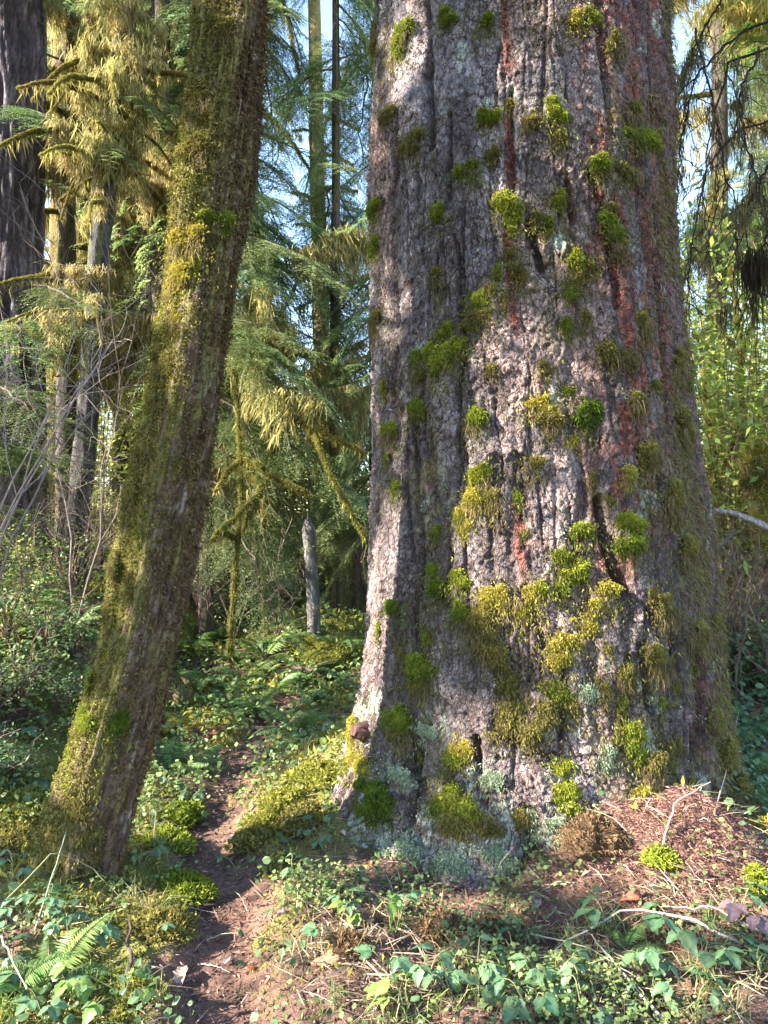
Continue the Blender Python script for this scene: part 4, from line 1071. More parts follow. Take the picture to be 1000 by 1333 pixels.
# root wad with yellow moss
Y = 6.4; b = gpt(P2(1010, Y), Y)
rw = thing('root_wad', 'upturned root wad capped with golden moss at the right edge', 'stump', b)
cz = at(1010, 630, Y)[2] - b.z
put('trunk', trunk_geo([(.05, 0, -.2), (.02, 0, cz * .5), (0, 0, cz), (0, 0, cz + .25), (0, 0, cz + .32)], [.26, .14, .24, .20, .05], np.random.default_rng(19), (0.05, 0.032, 0.024), (0.14, 0.09, 0.06), 20, 50, amp=.12).mesh('root_wad', M_BARK, True), rw)
for k, (px, py, w, h, kd) in enumerate([(995, 590, 60, 60, 'y'), (1010, 640, 60, 70, 'y'), (985, 640, 40, 70, 'o'), (1000, 700, 50, 60, 'y'), (972, 600, 30, 40, 'y')]):
    p = at(px, py, Y - .32); o = put('moss_tuft', moss_geo(w * Y / F_PX, h * Y / F_PX, kd, .12, np.random.default_rng(950 + k), thick=.5, dens=.35).mesh('moss_tuft', M_MOSS), rw); o.location = p - np.array(b)

# distant trees
rng = np.random.default_rng(120)
FARM = []
for k in range(4):
    geo = Geo(); h = 14 + 3 * k
    V, F = tube([(0, 0, -.3), (.1, 0, h * .5), (0, 0, h)], [.22, .16, .04], 7); geo.add(V, F, (0.07, 0.05, 0.035))
    cr_ = Geo(); nb = 110
    for q in range(nb):
        zb = h * (.03 + .97 * ((q + rng.random()) / nb) ** 1.25); az = rng.random() * 2 * np.pi; ll = (2.6 * (1 - zb / h) ** .6 + .3) * rng.uniform(.6, 1.2)
        n = int(60 * ll); t = rng.random(n) ** .8
        P = np.stack([np.cos(az) * t * ll, np.sin(az) * t * ll, zb - .35 * ll * t ** 2], 1) + rng.normal(size=(n, 3)) * np.array([.16, .16, .06]) * ll * .7
        D = nrm(np.stack([np.cos(az + rng.normal(size=n) * .7), np.sin(az + rng.normal(size=n) * .7), -.35 + rng.normal(size=n) * .3], 1))
        V, F = blades(P, D, rng.uniform(.12, .28, n), rng.uniform(.02, .05, n), rng=rng)
        c = varcol(n, (0.09, 0.16, 0.055), (0.19, 0.29, 0.09), rng) if q % 2 else varcol(n, (0.25, 0.23, 0.06), (0.45, 0.41, 0.11), rng)
        cr_.add(V, F, rep(c, 4))
    FARM.append((geo.mesh('far_trunk', M_BARK), cr_.mesh('far_crown', M_NEEDLE)))
rn = random.Random(4)
kfar = 0
for a in range(44):
    r = rn.uniform(22, 70); an = math.radians(rn.uniform(-37, 37)); x, y = r * math.sin(an), r * math.cos(an)
    pxs = CX + x / y * F_PX
    if 340 < pxs < 480:
        continue
    t_, c_m = FARM[a % 4]; sc = rn.uniform(.8, 1.35)
    o = thing('conifer_tree', (('tallest ', 'very tall ', 'tall ', 'shorter ')[3 - a % 4]) + 'distant conifer ' + ('left of the leaning trunk' if pxs < 240 else 'seen in the gap between the two main trunks' if pxs < 480 else 'hidden behind the big spruce' if pxs < 900 else 'right of the big spruce') + (', far' if r > 45 else ', midway' if r > 30 else ', near'), 'tree', gpt(x, y), 'distant conifers %d %d %d' % (a % 4, sum(pxs > q for q in (240, 480, 900)), (r > 30) + (r > 45)), rn.uniform(0, 6.28)); o.scale = (sc, sc, sc)
    put('trunk', t_, o); put('crown', c_m, o)


rn = random.Random(8)
for a in range(22):   # the woods go on past both edges of the picture
    sd_ = -1 if a < 14 else 1
    r = rn.uniform(34, 62); an = math.radians(sd_ * rn.uniform(36, 66)); x, y = r * math.sin(an), r * math.cos(an); t_, c_m = FARM[a % 4]; sc = rn.uniform(.7, 1.0)
    o = thing('conifer_tree', 'conifer in the woods beyond the ' + ('left' if sd_ < 0 else 'right') + ' edge of the view', 'tree', gpt(x, y), 'conifers beyond the edge %d' % (a < 14), rn.uniform(0, 6.28)); o.scale = (sc, sc, sc)
    put('trunk', t_, o); put('crown', c_m, o)

# ------------------------------------------------------------------ understory: ferns, shrubs, bare twigs
def frond_geo(L, rng, n=34, wid=.13, arch_=.55, c1=(0.075, 0.145, 0.04), c2=(0.17, 0.27, 0.07), tips=None):
    geo = Geo(); t = np.linspace(0, 1, 16)
    ax = np.stack([L * (t * .9), .03 * L * np.sin(t * 3 + rng.random() * 3), L * (.75 * t - arch_ * 1.15 * t ** 2.2)], 1)
    V, F = tube(ax, np.linspace(.006, .0015, 16) * (L / .6), 4); geo.add(V, F, (0.10, 0.10, 0.04))
    tt = np.linspace(.14, .99, n)
    T = np.gradient(ax, axis=0)
    P = []; D = []; LL = []; SD = []
    for s2 in (-1, 1):
        p = np.stack([np.interp(tt, t, ax[:, m]) for m in range(3)], 1); tn = nrm(np.stack([np.interp(tt, t, T[:, m]) for m in range(3)], 1))
        sd = np.array([0, 1.0, 0]) * s2; up = np.cross(tn, np.array([0, 1.0, 0]))
        dd = nrm(sd + tn * .28 - up * 0 + np.array([0, 0, -.22]) + rng.normal(size=(n, 3)) * .05)
        P.append(p); D.append(dd); SD.append(tn); LL.append(wid * L / .6 * np.minimum(1, (1 - tt) * 1.7 + .06) * np.minimum(1, tt * 3.2) * rng.uniform(.9, 1.1, n))
    P = np.concatenate(P); D = np.concatenate(D); LL = np.concatenate(LL); SD = np.concatenate(SD)
    V, F = blades(P, D, LL, L / n * 1.05, side=SD, mid=.3, droop=.15, rng=rng)
    c = varcol(len(P), c1, c2, rng)
    if tips is not None:
        c = np.where(rng.random((len(P), 1)) < .5, np.array(tips), c)
    geo.add(V, F, rep(c, 4))
    return geo


rg = np.random.default_rng(140)
FROND = [frond_geo(.6, rg, arch_=a).mesh('frond', M_FERN) for a in (.45, .6, .75)]
FROND_Y = [frond_geo(.45, rg, arch_=a, c1=(0.28, 0.26, 0.03), c2=(0.42, 0.34, 0.05)).mesh('yellow_frond', M_FERN) for a in (.5, .7)]
FROND_D = [frond_geo(.5, rg, arch_=a, c1=(0.16, 0.07, 0.04), c2=(0.30, 0.13, 0.06)).mesh('dry_frond', M_FERN) for a in (.6, .9)]


def fern(px, py, label, n=8, sc=1.0, frs=None, loc=None, group=None, seed=0, pitch=(-25, 20)):
    rn = random.Random(seed + int(px * 7 + py))
    if loc is None:
        loc, _ = gcast(px, py)
    root = thing('sword_fern', label, 'fern', loc, group, rn.uniform(0, 6.28))
    for k in range(n):
        a = 2 * math.pi * (k + rn.uniform(-.3, .3)) / n
        put('frond', rn.choice(frs or FROND), root, (0, 0, 0), (rn.uniform(-.25, .25), math.radians(rn.uniform(*pitch)), a), sc * rn.uniform(.7, 1.15))
    return root


FERNS = [(318, 888, 'light green fern at the back of the path by the mossy mound', 8, .8), (272, 895, 'sunlit fern just right of the leaning trunk behind the yellow one', 9, .8), (395, 880, 'blue-green fern below the sunny moss mound', 8, .8),
         (345, 860, 'fern under the vine maple, far end of the path', 8, .9), (285, 835, 'fern at the foot of the dark broken stump', 9, 1.0), (372, 838, 'fern left of the grey snag', 8, .9), (300, 920, 'low fern at the left edge of the path bend', 7, .6),
         (440, 845, 'fern behind the sunny moss mound by the spruce', 8, .9), (30, 745, 'feathery green fern on the left bank below the dark fir', 10, 1.5), (10, 800, 'large fern on the left bank at the picture edge', 10, 1.2), (90, 830, 'fern on the bank left of the leaning trunk', 9, .9),
         (250, 850, 'fern tucked behind the right side of the leaning trunk', 9, .9)]
for px, py, lab, n, sc in FERNS:
    fern(px, py, lab, n, sc)
fern(238, 945, 'bright yellow fern beside the leaning trunk', 7, .8, FROND_Y)
fern(262, 968, 'rusty dying fern below the yellow fern', 6, .6, FROND_D)
fern(478, 905, 'small fern in the hollow behind the left root of the spruce', 6, .6)
fern(70, 1285, 'bright green sword fern at the bottom left among bramble leaves', 7, .5, pitch=(-35, 0))
fern(20, 1300, 'smaller green fern in the bottom left corner', 6, .42, pitch=(-35, 0))
fern(975, 1020, 'shaded fern right of the spruce root', 8, .8)
fern(985, 960, 'dark green fern behind the spruce root at the right edge', 8, .9)
fern(745, 1265, 'small pale sprig of fern among the litter at the bottom centre', 5, .28, pitch=(-10, 25))
fern(815, 1240, 'feathery seedling fern under the broad leaves at the bottom right', 5, .3, pitch=(-10, 25))
rn = random.Random(33)
for k, (px, py) in enumerate([(285, 905), (335, 930), (360, 900), (410, 915), (255, 1000), (225, 1010), (385, 955), (305, 865), (430, 900), (345, 880)]):
    fern(px, py, 'fresh green fern beside the trail in the hollow between the trunks', 7, rn.uniform(.4, .65), group='trailside ferns')
for k in range(34):
    Y = rn.uniform(9, 17); px = rn.uniform(-60, 480) if k % 3 else rn.uniform(900, 1060)
    fern(0, k, 'fern on the far forest floor ' + ('right of the spruce' if px > 500 else 'between the leaning trunk and the spruce' if px > 240 else 'left of the leaning trunk'), 8, rn.uniform(.9, 1.5), loc=gpt(P2(px, Y), Y), group='background ferns %d' % ((px > 240) + (px > 500)))


def leafcloud(n, size, rad_, rng, c1, c2, h=.8, stems=14, lw=.55):
    st_ = Geo(); lf = Geo()
    tips = []
    for k in range(stems):
        a = rng.random() * 6.28; r = rad_ * rng.uniform(.2, 1); hh = h * rng.uniform(.5, 1.1)
        q = np.linspace(0, 1, 7)[:, None]
        p = np.array([np.cos(a) * r, np.sin(a) * r, 0]) * q ** 1.3 + np.array([0, 0, hh]) * (q - .25 * q ** 3) + rng.normal(size=(7, 3)) * .03 * q
        V, F = tube(p, np.linspace(.007, .002, 7), 4); st_.add(V, F, (0.13, 0.08, 0.06)); tips.append(p)
    tips = np.stack(tips); k = rng.integers(0, stems, n); t = rng.uniform(1.5, 5.99, n); ti = t.astype(int); f = (t - ti)[:, None]
    P = tips[k, ti] * (1 - f) + tips[k, ti + 1] * f + rng.normal(size=(n, 3)) * np.array([.08, .08, .05]) * (rad_ / .5) * max(1, h * 1.1)
    D = nrm(rng.normal(size=(n, 3)) * np.array([1, 1, .35]) + np.array([0, 0, -.15])); sd = nrm(np.cross(D, np.array([0, 0, 1.]) + rng.normal(size=(n, 3)) * .3))
    L = rng.uniform(.6, 1.25, n) * size
    V, F = blades(P, D, L, L * lw, side=sd, mid=.45, droop=.1, rng=rng)
    lf.add(V, F, rep(varcol(n, c1, c2, rng), 4))
    return st_.mesh('stems', M_WOOD), lf.mesh('shrub_leaves', M_LEAF)


rg = np.random.default_rng(150)
SHR = [leafcloud(420, .055, .5, rg, (0.06, 0.105, 0.035), (0.14, 0.21, 0.07), .8), leafcloud(500, .04, .45, rg, (0.075, 0.13, 0.045), (0.17, 0.25, 0.10), .6),
       leafcloud(600, .035, .5, rg, (0.09, 0.15, 0.03), (0.22, 0.29, 0.06), .9), leafcloud(260, .03, .5, rg, (0.17, 0.20, 0.03), (0.36, 0.36, 0.08), 1.3, 20)]


SHR.append(leafcloud(1500, .075, .75, rg, (0.13, 0.19, 0.03), (0.30, 0.36, 0.07), 3.0, 9))
SHR.append(leafcloud(1500, .065, .8, rg, (0.16, 0.18, 0.03), (0.40, 0.37, 0.08), 2.4, 9))


KINDL = ['dark broad-leaved', 'small-leaved blue-green', 'fine-leaved light green', 'sparse yellow-green', 'tall leafy green', 'tall golden-green']


def shrub(x, y, kind, sc, label, group=None, rot=None, rn=random.Random(9)):
    w_ = 'near' if y < 7 else ('far' if y > 11.5 else 'middle'); label = label.replace('KIND', KINDL[kind]).replace('DIST', {'near': 'in front', 'middle': 'half way back', 'far': 'far back'}[w_]); group = (group + ', ' + KINDL[kind] + ', ' + w_) if group else None
    o = thing('shrub', label, 'shrub', gpt(x, y), group, rn.uniform(0, 6.28)); o.scale = (sc, sc, sc)
    put('stems', SHR[kind][0], o); put('foliage', SHR[kind][1], o)
    return o


for k, (px, Y, kd, sc) in enumerate([(-10, 4.6, 1, 1.0), (30, 4.9, 0, .9), (75, 5.2, 1, .8), (10, 5.6, 2, 1.0), (60, 6.0, 0, 1.0), (100, 6.2, 1, .9), (-25, 3.9, 1, .8), (20, 4.2, 1, .55), (115, 5.6, 1, .6), (40, 6.8, 2, 1.2), (-40, 5.2, 0, 1.1), (90, 7.2, 2, 1.2)]):
    shrub(P2(px, Y), Y, kd, sc, 'KIND shrub on the bank left of the leaning trunk, DIST', 'shrubs on the left bank')
rn = random.Random(44)
for k in range(56):
    Y = rn.uniform(8.8, 16); px = rn.choice((rn.uniform(230, 480), rn.uniform(-40, 240)))
    shrub(P2(px, Y), Y, rn.choice((0, 1, 2, 2, 3)), rn.uniform(.8, 1.5), 'KIND shrub ' + ('between the leaning trunk and the spruce, DIST' if px > 230 else 'behind or left of the leaning trunk, DIST'), 'shrubs in the gap' if px > 230 else 'shrubs at left')
for k in range(36):
    Y = rn.uniform(5.6, 13); px = rn.uniform(915, 1080)
    shrub(P2(px, Y), Y, rn.choice((2, 3, 3, 1, 0)), rn.uniform(.8, 1.5), 'KIND shrub in the thicket right of the spruce, DIST', 'shrubs right of the spruce')
for k in range(20):   # taller saplings give the lit yellow-green screen on the right
    Y = rn.uniform(6.5, 13); px = rn.uniform(900, 1080)
    o = shrub(P2(px, Y), Y, rn.choice((4, 4, 5)), rn.uniform(.8, 1.35), 'KIND sapling right of the big spruce, DIST', 'saplings right of the spruce'); o.scale.z *= 1.3


rn = random.Random(46)
for k in range(30):
    Y = rn.uniform(10.5, 17); px = rn.choice((rn.uniform(225, 470), rn.uniform(225, 470), rn.uniform(60, 240)))
    shrub(P2(px, Y), Y, rn.choice((4, 5)), rn.uniform(.9, 1.7), 'KIND sapling deep in the background ' + ('right of the leaning trunk, DIST' if px > 225 else 'left of the leaning trunk, DIST'), 'background saplings ' + ('in the gap' if px > 225 else 'at left'))

# bare pale twigs at the left
def twig_rec(geo, p, d, l, r, lev, rng, col):
    k = 6; q = [p]; dd = d
    for m in range(k):
        dd = nrm((dd + rng.normal(size=3) * .14 + np.array([0, 0, .02]))[None])[0]; q.append(q[-1] + dd * l / k)
    V, F = tube(q, np.linspace(r, r * .45, k + 1), 5 if lev == 0 else 3); geo.add(V, F, col * (1 + .15 * rng.normal()))
    if lev < 3:
        for m in range(rng.integers(3, 6)):
            i = int(rng.integers(2, k + 1)); nd = nrm((dd + rng.normal(size=3) * .65)[None])[0]
            twig_rec(geo, q[i], nd, l * rng.uniform(.4, .7), r * .5, lev + 1, rng, col)


for k, (foot, top, Y, lab) in enumerate([((-25, 760), (70, 480), 4.6, 'bare pale-twigged shrub rising from the left edge in front of the mossy trees'), ((-10, 690), (30, 520), 5.0, 'bare grey shrub at the left edge behind the paler one'), ((95, 800), (100, 560), 6.4, 'thin bare shrub against the dark slanting trunk')]):
    rng = np.random.default_rng(160 + k); a = at(*foot, Y); b = at(*top, Y); base = Vector(a); o = thing('bare_shrub', lab, 'shrub', base)
    geo = Geo(); colr = np.array((0.22, 0.165, 0.15)); dv = b - a; l = np.linalg.norm(dv)
    for m in range(3 if k == 0 else 2):
        stg = Geo(); twig_rec(stg, np.array([.03 * m, .05 * m, 0.]), nrm((dv + rng.normal(size=3) * .12 * l)[None])[0], l * 1.25, .008, 0, rng, colr); put('stem', stg.mesh('twig_stem', M_WOOD), o)
rn = random.Random(71)
rng = np.random.default_rng(170)
TW = []
for k in range(3):
    geo = Geo(); twig_rec(geo, np.zeros(3), nrm(np.array([[.3, .1, .8]]))[0], .8, .008, 0, rng, np.array((0.13, 0.095, 0.075))); TW.append(geo.mesh('twig_stem', M_WOOD))
for k in range(26):
    Y = rn.uniform(5.4, 10); px = rn.choice((rn.uniform(915, 1060), rn.uniform(915, 1060), rn.uniform(915, 1060), rn.uniform(300, 420), rn.uniform(-20, 120))); Y = Y if px > 500 else max(Y, 7.8)
    o = thing('bare_shrub', 'leafless twiggy shrub ' + ('in the thicket right of the spruce' if px > 500 else 'in the gap between the two trunks' if px > 200 else 'on the bank at the left') + (', in front' if Y < 7 else ', farther back'), 'shrub', gpt(P2(px, Y), Y), 'leafless shrubs %d %d' % ((px > 200) + (px > 500), Y < 7), rn.uniform(0, 6)); o.scale = (rn.uniform(.8, 1.6),) * 3
    put('stem', rn.choice(TW), o); put('stem', rn.choice(TW), o, (.05, 0, 0), (0, .2, 2.2)); put('stem', rn.choice(TW), o, (0, .05, 0), (.2, 0, 4))

# ------------------------------------------------------------------ added unseen hemlocks: crowns cut open along sun rays to place the dapples
LIT = [(480, 700, .14), (488, 760, .16), (492, 830, .16), (498, 890, .15), (520, 700, .10), (478, 640, .09), (612, 655, .11), (640, 730, .12), (604, 700, .10), (655, 780, .12), (700, 770, .10), (742, 760, .10), (780, 780, .11), (745, 835, .11),
       (640, 965, .11), (735, 1040, .10), (825, 1045, .18), (880, 1060, .18), (940, 1090, .20), (965, 1140, .16), (870, 1110, .12), (700, 535, .07), (757, 345, .06), (658, 262, .06), (588, 458, .08), (760, 690, .08), (848, 960, .07),
       (240, 325, .10), (230, 370, .09), (290, 1310, .30), (230, 1320, .22), (400, 1310, .22), (470, 1320, .15), (150, 1275, .10), (70, 1250, .16), (30, 1290, .18), (495, 1195, .10), (310, 1075, .14), (290, 1050, .14), (455, 1000, .10), (458, 950, .10), (400, 1030, .22),
       (430, 985, .14), (240, 945, .2), (330, 905, .3), (420, 860, .5), (300, 870, .3), (270, 985, .2), (850, 1300, .07), (640, 1290, .06), (1000, 1330, .12), (330, 980, .12), (200, 1180, .05), (560, 1300, .08), (12, 1090, .10), (340, 1000, .2), (300, 950, .3), (60, 880, .3), (180, 1010, .15), (350, 1190, .10), (770, 25, .05), (720, 150, .05), (525, 60, .05), (100, 1220, .06)]
HOLES = []
for px, py, r in LIT:
    rv = ray(px, py); best = None
    for bv in (S_BVH, L_BVH, G_BVH):
        h = bv.ray_cast(EYEV, rv)
        if h[0] is not None and (best is None or h[3] < best[1]):
            best = (h[0], h[3])
    if best:
        HOLES.append((np.array(best[0]), r))
rng = np.random.default_rng(200)
SUNN = np.array(SUN)
for k, (x, y, h, rad_, z0) in enumerate([(-7.0, -0.2, 12.5, 2.6, 3.2), (-8.6, 2.6, 13.5, 2.4, 4.2), (-9.2, -2.9, 14, 2.8, 4.0), (-5.2, -3.2, 10.5, 2.2, 2.6)]):
    b = gpt(x, y); o = thing('hemlock_tree', ['tall hemlock outside the view whose crown shades the clearing', 'hemlock beyond the left edge shading the leaning trunk', 'tall hemlock behind the viewer on the left', 'smaller hemlock behind the viewer shading the foreground'][k], 'tree', b)
    put('trunk', trunk_geo([(0, 0, -.2), (0, 0, h * .5), (0, 0, h)], [.22, .17, .04], rng, (0.06, 0.045, 0.035), (0.14, 0.1, 0.08), 12, 30).mesh('trunk', M_BARK, True), o)
    nb = 110; Ps = []; Ds = []
    for q in range(nb):
        zb = z0 + (h - z0) * (q + rng.random()) / nb; az = rng.random() * 6.283; ll = rad_ * (1.05 - ((zb - z0) / (h - z0)) ** 1.5 * .8) * rng.uniform(.7, 1.15); n = int(105 * ll)
        t = rng.random(n) ** .65; P = np.stack([np.cos(az) * t * ll, np.sin(az) * t * ll, zb - .3 * ll * t ** 2], 1) + rng.normal(size=(n, 3)) * np.array([.22, .22, .08])
        Ps.append(P); Ds.append(nrm(np.stack([np.cos(az + rng.normal(size=n) * .8), np.sin(az + rng.normal(size=n) * .8), -.3 + rng.normal(size=n) * .35], 1)))
    P = np.concatenate(Ps) + np.array(b); D = np.concatenate(Ds)
    keep = np.ones(len(P), bool)
    for hp, hr_ in HOLES:
        w = P + D * .07 - hp; al = w @ SUNN; dist = np.linalg.norm(w - al[:, None] * SUNN, axis=1)
        keep &= ~((al > 0) & (dist < hr_ * (1.0 + .35 * vnoise(P[:, 0] * 6, P[:, 2] * 6, P[:, 1] * 6, 7)) + (.045 if hp[1] > 3.0 and hp[0] > .15 and hp[2] > .45 else .11)))
    P, D = P[keep] - np.array(b), D[keep]; n = len(P)
    V, F = blades(P, D, rng.uniform(.13, .24, n), rng.uniform(.05, .10, n), rng=rng)
    put('crown', Geo().add(V, F, rep(varcol(n, (0.03, 0.06, 0.025), (0.06, 0.10, 0.035), rng), 4)).mesh('canopy_crown', M_NEEDLE), o)

# ------------------------------------------------------------------ ground cover
def scatter(n, r0, r1, a0=-36, a1=36, rng=RNG, power=1.0):
    u_ = rng.random(n); r = r0 * (r1 / r0) ** (u_ ** power); a = np.radians(rng.uniform(a0, a1, n))
    return r * np.sin(a), r * np.cos(a), r


def off_trunks(x, y):
    d1 = np.hypot(x - .8, y - D_SP) > .80
    return d1 & (np.hypot(x + 1.33, y - D_LE) > .19)


# moss carpet
x, y, r = scatter(105000, 1.9, 11)
m = moss_mask(x, y) * sstep(-.9, .2, fbm(x * 6, y * 6, 301, 3) + .25)
k_ = (RNG.random(len(x)) < m) & off_trunks(x, y); x, y, r = x[k_], y[k_], r[k_]; n = len(x)
z = height(x, y); cl = vnoise(x * 14, y * 14, None, 303); P = np.stack([x, y, z + .008 * (cl + 1) - .004], 1)
D = nrm(RNG.normal(size=(n, 3)) * .8 + np.array([0, 0, .8])); P[:, 2] += .018 * np.clip(fbm(x * 9, y * 9, 304, 3), -.3, 1); L = RNG.uniform(.014, .036, n) * np.clip(r / 3.2, .8, 3) * (1 + .5 * cl)
V, F = blades(P, D, L, L * .36)
pat = sstep(-.4, .5, fbm(x * 2.5, y * 2.5, 305, 3))[:, None]
c = varcol(n, (0.10, 0.115, 0.02), (0.24, 0.25, 0.045), jit=.25) * (1 - pat) + varcol(n, (0.19, 0.175, 0.035), (0.42, 0.36, 0.08), jit=.25) * pat
put('moss_carpet', Geo().add(V, F, rep(c, 4)).mesh('moss_carpet', M_MOSS), kind='stuff')

# needle and twig litter
x, y, r = scatter(60000, 1.9, 8)
m = np.clip(1 - moss_mask(x, y) * .85, .1, 1); k_ = (RNG.random(len(x)) < m) & off_trunks(x, y); x, y, r = x[k_], y[k_], r[k_]; n = len(x)
z = height(x, y); P = np.stack([x, y, z + RNG.uniform(0, .008, n)], 1); D = nrm(RNG.normal(size=(n, 3)) * np.array([1, 1, .22]))
L = RNG.uniform(.010, .045, n) * (1 + 1.2 * (RNG.random(n) < .08)) * np.clip(r / 3, .8, 2.5); V, F = blades(P, D, L, RNG.uniform(.003, .008, n) * np.clip(r / 3, .8, 2.5))
c = varcol(n, (0.05, 0.028, 0.020), (0.30, 0.19, 0.14), jit=.35)
put('litter', Geo().add(V, F, rep(c, 4)).mesh('litter', M_LITTER), kind='stuff')


def round_leaves(P, N_, size, rng, k=6):
    n = len(P); t1 = nrm(np.cross(N_, rand_unit(n, rng))); t2 = np.cross(N_, t1); a = np.linspace(0, 2 * np.pi, k, endpoint=False)
    V = P[:, None] + (np.cos(a)[None, :, None] * t1[:, None] + np.sin(a)[None, :, None] * t2[:, None] * .85) * size[:, None, None]
    V[:, ::2] += N_[:, None] * size[:, None, None] * .18
    b_ = np.arange(n)[:, None] * k
    return V.reshape(-1, 3), np.concatenate([b_ + np.array([0, 1, 2, 3]), b_ + np.array([0, 3, 4, 5])])


rng = np.random.default_rng(348); n = 24000; x = rng.normal(1.16, .30, n); y = rng.normal(3.02, .20, n); k_ = off_trunks(x, y); x, y = x[k_], y[k_]; n = len(x)
P = np.stack([x, y, height(x, y) + rng.uniform(0, .010, n)], 1); D = nrm(np.stack([rng.normal(size=n), rng.normal(size=n), rng.normal(size=n) * .3], 1)); L = rng.uniform(.008, .034, n)
V, F = blades(P, D, L, rng.uniform(.002, .0048, n), rng=rng); put('litter', Geo().add(V, F, rep(varcol(n, (0.085, 0.04, 0.027), (0.34, 0.185, 0.135), rng, .35), 4)).mesh('needle_litter', M_LITTER), kind='stuff')  # real needle litter, with the mound's sunlit tint put into its colour

# small round-leaved ground plants
def patch(name, n, r0, r1, a0, a1, thr, seed, c1, c2, smin, smax, hmax, avoid=.11, power=1.0):
    rng = np.random.default_rng(seed); x, y, r = scatter(n, r0, r1, a0, a1, rng, power)
    m = sstep(thr, thr + .35, fbm(x * 2.6, y * 2.6, seed, 3)) * sstep(avoid - .1, avoid + .08, path_dist(x, y)) * (1 - .95 * np.maximum(g2(x, y, 1.15, 3.08, .40, .27, 1.3), g2(x, y, -.05, 2.42, .4, .22, 1.0)).clip(0, 1)); k_ = (rng.random(n) < m) & off_trunks(x, y); x, y, r = x[k_], y[k_], r[k_]; n = len(x)
    P = np.stack([x, y, height(x, y) + rng.uniform(.006, hmax, n)], 1); N_ = nrm(rng.normal(size=(n, 3)) * .45 + np.array([0, -.1, 1]))
    sz = rng.uniform(smin, smax, n) * np.clip(r / 3.2, .85, 2.2); V, F = round_leaves(P, N_, sz, rng)
    geo = Geo().add(V, F, rep(varcol(n, c1, c2, rng), 6))
    S = np.stack([x, y, height(x, y)], 1); dv = P - S; V, F = blades(S, nrm(dv), np.linalg.norm(dv, axis=1), .002, rng=rng); geo.add(V, F, (0.10, 0.08, 0.05))
    put(name, geo.mesh(name, M_LEAF), kind='stuff')


patch('ground_cover', 11500, 2.0, 3.3, -8, 33, -.22, 311, (0.09, 0.15, 0.04), (0.20, 0.29, 0.10), .005, .013, .09)
patch('ground_cover', 12000, 2.0, 8, -33, 6, -.25, 312, (0.10, 0.16, 0.04), (0.22, 0.30, 0.09), .005, .013, .07)
patch('ground_cover', 8000, 4.0, 10, -33, 4, -.5, 313, (0.085, 0.145, 0.04), (0.21, 0.29, 0.09), .006, .014, .14)
patch('ground_cover', 4500, 3.8, 8, 22, 36, -.5, 314, (0.06, 0.13, 0.05), (0.16, 0.27, 0.11), .008, .016, .2)

# pale dead stems lying in a mess on the litter
rng = np.random.default_rng(345); x, y, r = scatter(6500, 2.0, 4.2, -30, 33, rng); m = np.where(x > -.3, 1, .35) * sstep(-.5, .2, fbm(x * 4, y * 4, 346, 2)) * sstep(.15, .35, path_dist(x, y)); k_ = (rng.random(len(x)) < m) & off_trunks(x, y)
x, y = x[k_], y[k_]; n = len(x); P = np.stack([x, y, height(x, y) + rng.uniform(.004, .03, n)], 1); D = nrm(np.stack([rng.normal(size=n), rng.normal(size=n), rng.normal(size=n) * .18 + .06], 1))
V, Q, T = strands(P, D, rng.uniform(.05, .20, n), rng.uniform(.0025, .005, n), .12, rng=rng); c = rep(varcol(n, (0.16, 0.10, 0.07), (0.46, 0.36, 0.25), rng, .25), 5)
put('litter', Geo().add(V, Q, c).add(V, T, c).mesh('dead_stems', M_LITTER), kind='stuff')

patch('ground_cover', 2600, 2.0, 5.5, -33, 33, -.1, 315, (0.05, 0.11, 0.04), (0.12, 0.22, 0.09), .012, .022, .11)
# grass
rng = np.random.default_rng(320); geo = Geo()
for k in range(110):
    px, py = rng.choice([0, 1, 2], p=[.45, .3, .25]), 0
    px, py = [(rng.uniform(430, 1000), rng.uniform(1200, 1340)), (rng.uniform(0, 420), rng.uniform(1150, 1340)), (rng.uniform(120, 330), rng.uniform(960, 1150))][int(px)]
    p, _ = gcast(px, py)
    if p is None or float(path_dist(p.x, p.y)) < .2:
        continue
    n = int(rng.integers(8, 26)); P = np.array(p) + np.stack([rng.normal(size=n) * .02, rng.normal(size=n) * .02, np.zeros(n)], 1)
    D = nrm(np.stack([rng.normal(size=n) * .5, rng.normal(size=n) * .5, np.ones(n)], 1)); V, Q, T = strands(P, D, rng.uniform(.06, .22, n), rng.uniform(.002, .0045, n), .5, rng=rng)
    c = rep(varcol(n, (0.07, 0.13, 0.03), (0.20, 0.27, 0.07), rng) if rng.random() < .7 else varcol(n, (0.25, 0.2, 0.1), (0.38, 0.32, 0.18), rng), 5); geo.add(V, Q, c); geo.add(V, T, c)
put('grass', geo.mesh('grass', M_FERN), kind='stuff')


